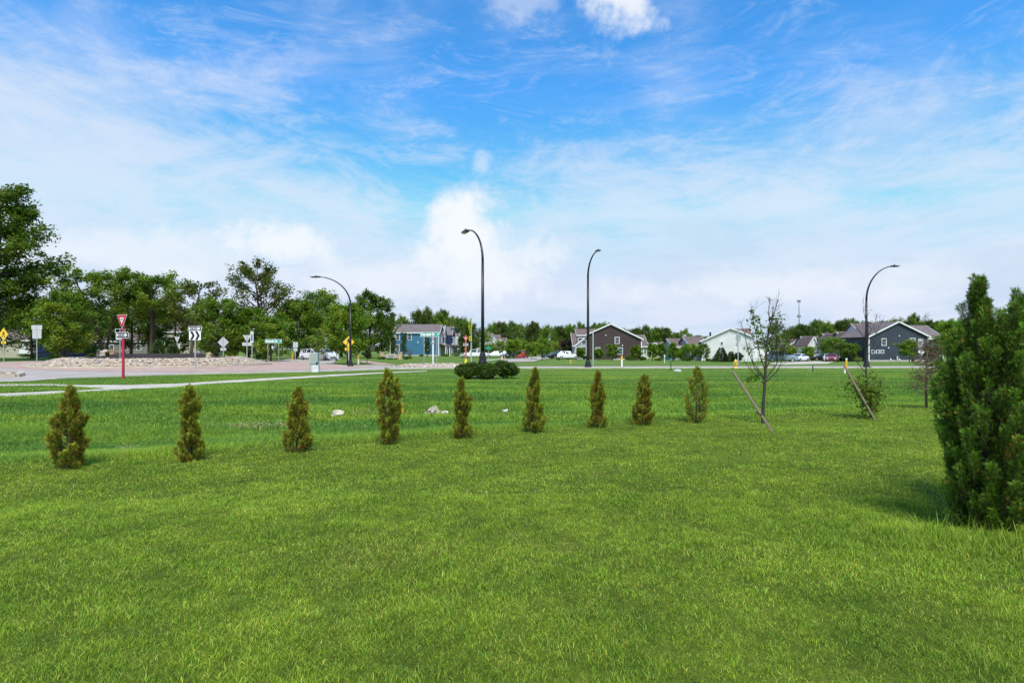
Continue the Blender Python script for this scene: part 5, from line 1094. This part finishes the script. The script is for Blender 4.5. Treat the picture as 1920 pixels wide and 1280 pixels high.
# right hand row
h = House('tan gabled house at the left of the right hand row', 140, 1492, creamS); h.gable([(1474, 650), (1498.5, 636.5), (1514, 645)], 9.); h.eave(1462, 1492, 650, 637, 8., 3.); h.slab('garage_roof', 1478, 647.5, 1500, 659, -2.2, -.3, roofm); h.slab('garage_door', 1480, 661, 1496, 672, -.2, -.02, whitetrim)
def rowhouse(x0, pk, x1, top, ev, D, wl, lab, door=False):
    h = House(lab, D, (x0+x1)/2, wl, roofm, group='white gabled townhouses left of the dark blue house')
    h.eave(pk, x1+3, ev+1, top, 8., 1., roof=roofm); h.gable([(x0, ev+2), (pk, top), (pk+6.5, ev+2)], 5., -.6, over=.25, roof=roofm)
    for q in (pk-2.2, pk+2.2): h.win(q-1.6, ev+3, q+1.6, ev+10, -.6)
    h.win(x1-9, ev+4, x1-5.8, ev+11, 1.); h.slab('porch_roof', pk+2, ev+14, x1, ev+17.5, -2., 1., roofg)
    for q in (pk+3, (pk+x1)/2+1, x1-1): h.slab('porch_post', q-.5, ev+17.5, q+.5, 673, -1.9, -1.7, whitetrim)
    if door: h.slab('door', pk+7.5, 664, pk+11.5, 674, .7, .98, maroon)
    h.corner(x0+.5, ev+3, yy=-.6)
rowhouse(1513, 1523.5, 1561, 632, 646, 132, whiteS, 'white gabled townhouse with a dark red door', True)
rowhouse(1556, 1567.5, 1592, 626.5, 643, 124, whiteS, 'white gabled townhouse behind the wide grey green tree')
rowhouse(1584, 1596, 1622, 623.5, 640, 118, whiteS, 'white gabled townhouse touching the dark blue house')
h = House('large dark blue grey house with white trim at the right', 104, 1690, slateS, roofg)
h.gable([(1628.5, 631.5), (1683.5, 604), (1740, 631.5)], 9., roof=roofg); h.footing(1628.8, 1739.5, .32); h.corner(1629.3, 633); h.corner(1739.3, 632)
h.win(1652.5, 634, 1662, 648); h.win(1706, 633.5, 1716, 645)
for q in (1634, 1642.5, 1651): h.win(q-.4, 655.8, q+6.4, 662.6, 0, False)
h.slab('wall_light', 1684.8, 628.5, 1686.6, 630.7, -.12, -.02, whitetrim); h.slab('wall_light', 1664.5, 650.8, 1666.6, 653, -.12, -.02, whitetrim)
h.slab('utility_meter', 1680, 667.5, 1682.4, 678, -.25, -.1, signback); h.slab('vent', 1668, 671.5, 1670, 676, -.2, -.08, whitetrim); h.slab('vent', 1684.5, 672, 1686.5, 676, -.2, -.08, whitetrim)
h.slab('bin', 1700.5, 672, 1703.6, 680, -1.6, -1.1, maroon)
h2r = House('grey roofed wing with a white balcony at the right end of the dark blue house', 108, 1755, slateS, roofg, 'house_wing'); h2r.eave(1739, 1769, 634.5, 612, 10., roof=roofg); h2r.win(1748.5, 636, 1752, 645.5); h2r.win(1753.5, 636, 1757, 645.5); h2r.slab('balcony_floor', 1746, 646.5, 1760, 648, -1., 0, whitetrim); h2r.slab('balcony_rail', 1746, 641.5, 1760, 642.2, -1., -.95, whitetrim); h2r.corner(1768, 635); h2r.win(1725, 656, 1735, 666, -4.05, False)
h = House('brown roofed block behind the left of the dark blue house', 118, 1650, whiteS, roofm); h.eave(1622, 1680, 632, 608, 9., roof=roofm)
# houses behind the left trees
h = House('dark house with a white eave seen through the trees at left', 112, 110, navyS, roofm); h.gable([(70, 628), (84, 634), (118, 642.5)], 9.); h.slab('porch_post', 113.5, 643, 115, 664, -.4, -.2, whitetrim); h.slab('garage_door', 56, 645, 64, 664, -.1, -.02, whitetrim)
h = House('pale house seen under the huge oak', 118, 30, creamS, roofm); h.eave(-20, 62, 638, 620, 9.); h.win(36, 648, 56, 663, 0, False, whitetrim)
h = House('brown roofed house glimpsed between the bare trunks', 125, 325, creamS, roofm); h.eave(286, 372, 622, 606, 10.); h.win(300, 630, 306, 640)
h = House('long pale house glimpsed behind the roundabout trees', 125, 200, siding('taupe_siding', (.20, .19, .17)), roofm); h.eave(130, 276, 640, 626, 9.)
for q in (150, 180, 205, 230, 256): h.win(q, 646, q+9, 657)
# radio mast
x, y, z = at(1498, 330); root = thing('radio_mast', 'distant lattice radio mast with two clusters of antennas', 'mast', (x, y, z)); k = 330/F; H = Z(563, 330)-z; steel = mat('mast_steel', (.22, .24, .27), .6)
mb = MB()
for s1, s2 in ((-1, -1), (1, -1), (0, 1)): mb.tube([(s1*2.2*k, s2*k, 0), (s1*.35*k, s2*.3*k, H*.9)], .09, 4)
for q in range(14):
    f0 = q/14; w0 = (2.2-1.85*f0)*k; w1 = (2.2-1.85*(q+1)/14)*k; mb.tube([(-w0, -w0*.4, H*.9*f0), (w1, -w1*.4, H*.9*(q+1)/14)], .05, 4); mb.tube([(w0, -w0*.4, H*.9*f0), (-w1, -w1*.4, H*.9*(q+1)/14)], .05, 4)
mb.build('lattice', steel, root); MB().tube([(0, 0, H*.88), (0, 0, H)], .16, 5).build('spire', steel, root)
for zc_, w_ in ((H*.985, 2.6), (H*.70, 2.8)):
    mb = MB().box(-w_*k, w_*k, -.15, .15, zc_-.12, zc_+.12)
    for q in (-1, -.5, .5, 1): mb.box(q*w_*k-.16, q*w_*k+.16, -.2, .2, zc_-.7, zc_+.7)
    mb.build('antenna_cluster', steel, root)
# two flags near the distant roofs
x, y, z = at(893, 190); root = thing('house_flag', 'small violet and red flag before the distant pale townhouse', 'flag', (x, y, z)); k = 190/F; MB().tube([(0, 0, 0), (.1, 0, 34*k)], .05, 5).build('pole', galv, root); MB().prism([(0, 33*k), (5*k, 29.5*k), (4*k, 27*k), (0, 30*k)], -.02, .02).build('cloth', mat('violet_cloth', (.35, .25, .5), .7), root)

# ---------------------------------------------------------------- cars
tyre = mat('tyre_rubber', (.015, .015, .016), .8); rimm = mat('alloy_rim', (.45, .46, .48), .3, metal=.6); cglass = mat('car_glass', (.02, .025, .03), .06, .1, spec=.8)
taill = mat('tail_lamp', (.45, .01, .01), .25); headl = mat('head_lamp', (.75, .76, .78), .15)
def car(label, px, D, col, kind, yaw, cat='car', name='parked_car', dz=0.):
    x, y, z = at(px, D); root = thing(name, label, cat, (x, y, z+dz+.02), R(yaw)); paint = mat('car_paint', col, .25, .03, 1., spec=.6)
    # stations along the length: x, belt height, roof height, roof half width
    L, Wd = (4.7, .93) if kind != 'pickup' else (5.6, .98)
    if kind == 'suv': st = [(-2.35, .72, .74, .7), (-2.28, .98, 1.0, .78), (-1.25, 1.08, 1.12, .80), (-.95, 1.10, 1.16, .76), (-.35, 1.10, 1.66, .66), (.6, 1.10, 1.72, .66), (1.6, 1.10, 1.68, .64), (2.15, 1.08, 1.25, .74), (2.33, .95, 1.0, .80), (2.36, .5, .52, .8)]
    elif kind == 'pickup': st = [(-2.8, .8, .82, .8), (-2.74, 1.05, 1.07, .84), (-1.5, 1.12, 1.15, .84), (-1.25, 1.14, 1.2, .8), (-.7, 1.14, 1.78, .7), (.7, 1.14, 1.8, .7), (.92, 1.14, 1.2, .84), (.98, 1.14, 1.16, .88), (2.76, 1.14, 1.16, .88), (2.8, .6, .62, .88)]
    else: st = [(-2.3, .55, .57, .7), (-2.22, .78, .80, .76), (-1.2, .92, .95, .78), (-.9, .94, .99, .74), (-.25, .94, 1.38, .60), (.7, .94, 1.42, .60), (1.35, .96, 1.16, .66), (1.75, .97, 1.0, .76), (2.28, .90, .92, .78), (2.32, .45, .47, .78)]
    mb = MB(); n = 10
    for (sx__, zb_, zt, wr) in st:
        end = .86 if abs(sx__) > L*.47 else (.96 if abs(sx__) > L*.4 else 1.); w_ = Wd*end
        mb.v += [(sx__, -w_*.88, .26), (sx__, -w_, .42), (sx__, -w_, .68 if zb_ > .7 else zb_*.8), (sx__, -w_*.96, zb_), (sx__, -wr*end, zt), (sx__, wr*end, zt), (sx__, w_*.96, zb_), (sx__, w_, .68 if zb_ > .7 else zb_*.8), (sx__, w_, .42), (sx__, w_*.88, .26)]
    m_ = len(st)
    for i_ in range(m_-1): mb.f += [[i_*n+j, i_*n+(j+1) % n, (i_+1)*n+(j+1) % n, (i_+1)*n+j] for j in range(n)]
    mb.f += [list(range(n))[::-1], [(m_-1)*n+j for j in range(n)]]
    b_o = mb.build('body', paint, root, bevel=.02)
    # glass: windscreen, rear and side panes set just proud of the cabin
    cab_ = [q for q in range(m_) if st[q][2] > st[q][1]+.25]; c0, c1 = cab_[0], cab_[-1]; V = lambda q, j: Vector(mb.v[q*n+j])
    g = MB()
    for (qa, qb) in ((c0-1, c0), (c1+1, c1)):
        A, B, C_, D_ = V(qa, 4), V(qa, 5), V(qb, 5), V(qb, 4); ctr = (A+B+C_+D_)/4; nn = (B-A).cross(D_-A).normalized()
        if nn.z < 0: nn = -nn
        g.add([ctr+(p_-ctr)*.86+nn*.012 for p_ in (A, B, C_, D_)], [(0, 1, 2, 3)])
    g.build('windscreen', cglass, root)
    for s_, (j1, j2) in ((-1, (3, 4)), (1, (6, 5))):
        g = MB()
        for q in range(c0-1, c1+1):
            A, B, C_, D_ = V(q, j1), V(q+1, j1), V(q+1, j2), V(q, j2); ctr = (A+B+C_+D_)/4; nn = (B-A).cross(D_-A).normalized()
            if nn.y*s_ < 0: nn = -nn
            g.add([ctr+(p_-ctr)*.84+nn*.012 for p_ in (A, B, C_, D_)], [(0, 1, 2, 3)])
        g.build('side_glass', cglass, root)
    wb = L*.31
    for sx__ in (-wb, wb):
        for s_ in (-1, 1):
            o = MB().tube([(sx__, s_*(Wd-.20), .34), (sx__, s_*(Wd+.015), .34)], .34, 16).build('wheel', tyre, root); MB().tube([(sx__, s_*(Wd+.016), .34), (sx__, s_*(Wd+.025), .34)], .21, 12).build('rim', rimm, o)
    for s_ in (-1, 1):
        MB().box(st[0][0]-.03, st[1][0]+.12, s_*Wd*.6-.16, s_*Wd*.6+.16, st[1][1]-.24, st[1][1]-.08).build('headlight', headl, root)
        MB().box(st[-2][0]-.1, st[-2][0]+.04, s_*Wd*.68-.11, s_*Wd*.68+.11, st[-2][1]-.22, st[-2][1]-.01).build('tail_light', taill, root)
    MB().box(st[0][0]-.05, st[0][0]+.1, -.5, .5, .36, .54).build('grille', tyre, root); MB().box(st[-1][0]-.05, st[-1][0]+.03, -.26, .26, .62, .74).build('number_plate', white, root)
    MB().box(-L*.47, L*.47, -Wd*.8, Wd*.8, .2, .3).build('underbody', tyre, root)
    return root
car('white sport utility car driving away on the north road', 613, 84, (.74, .75, .78), 'suv', 130, name='car')
car('white car mostly hidden behind the grey green utility cabinet', 588, 88, (.72, .73, .76), 'suv', 150, name='car')
car('white pickup truck parked left of the near lamp pole', 889, 118, (.74, .74, .75), 'pickup', 178, 'pickup truck', 'pickup_truck')
car('small white sedan parked right of the near lamp pole', 928, 128, (.74, .74, .75), 'sedan', 4)
car('dark navy car coming out beside the stop sign', 954, 126, (.02, .025, .05), 'sedan', 70, name='car')
car('red hatchback driving away down the side street', 979, 122, (.42, .015, .03), 'suv', -104, name='car')
car('white van ahead of the red hatchback', 983, 150, (.74, .75, .78), 'suv', -100, name='car')
car('teal sedan parked left of the brown house', 1034, 128, (.01, .07, .09), 'sedan', 8)
car('black car parked between the teal sedan and the white wagon', 1049, 122, (.015, .015, .02), 'suv', 20)
car('white wagon parked by the brown house porch', 1066, 116, (.74, .75, .76), 'suv', 176)
car('dark red car parked beyond the driveway, half hidden', 1488, 112, (.16, .012, .02), 'sedan', 5)
car('white hatchback parked at the end of the driveway', 1498, 100, (.74, .75, .78), 'sedan', 40)
car('grey car parked near the dark red door', 1526, 122, (.16, .18, .22), 'sedan', -8)
car('black car parked under the grey green trees', 1541, 118, (.02, .02, .025), 'sedan', -4)
car('small dusty red car beside a pale front, on the verge of the driveway', 1560, 96, (.24, .05, .055), 'sedan', 58)
car('silver car parked behind the dusty red one', 1553.5, 102, (.50, .52, .55), 'sedan', 62)
car('grey car parked at the left of the driveway behind the sparse sapling', 1466, 92, (.22, .30, .36), 'suv', 160)
car('pale car parked behind the yellow shrub', 1588, 118, (.35, .37, .38), 'sedan', 10)
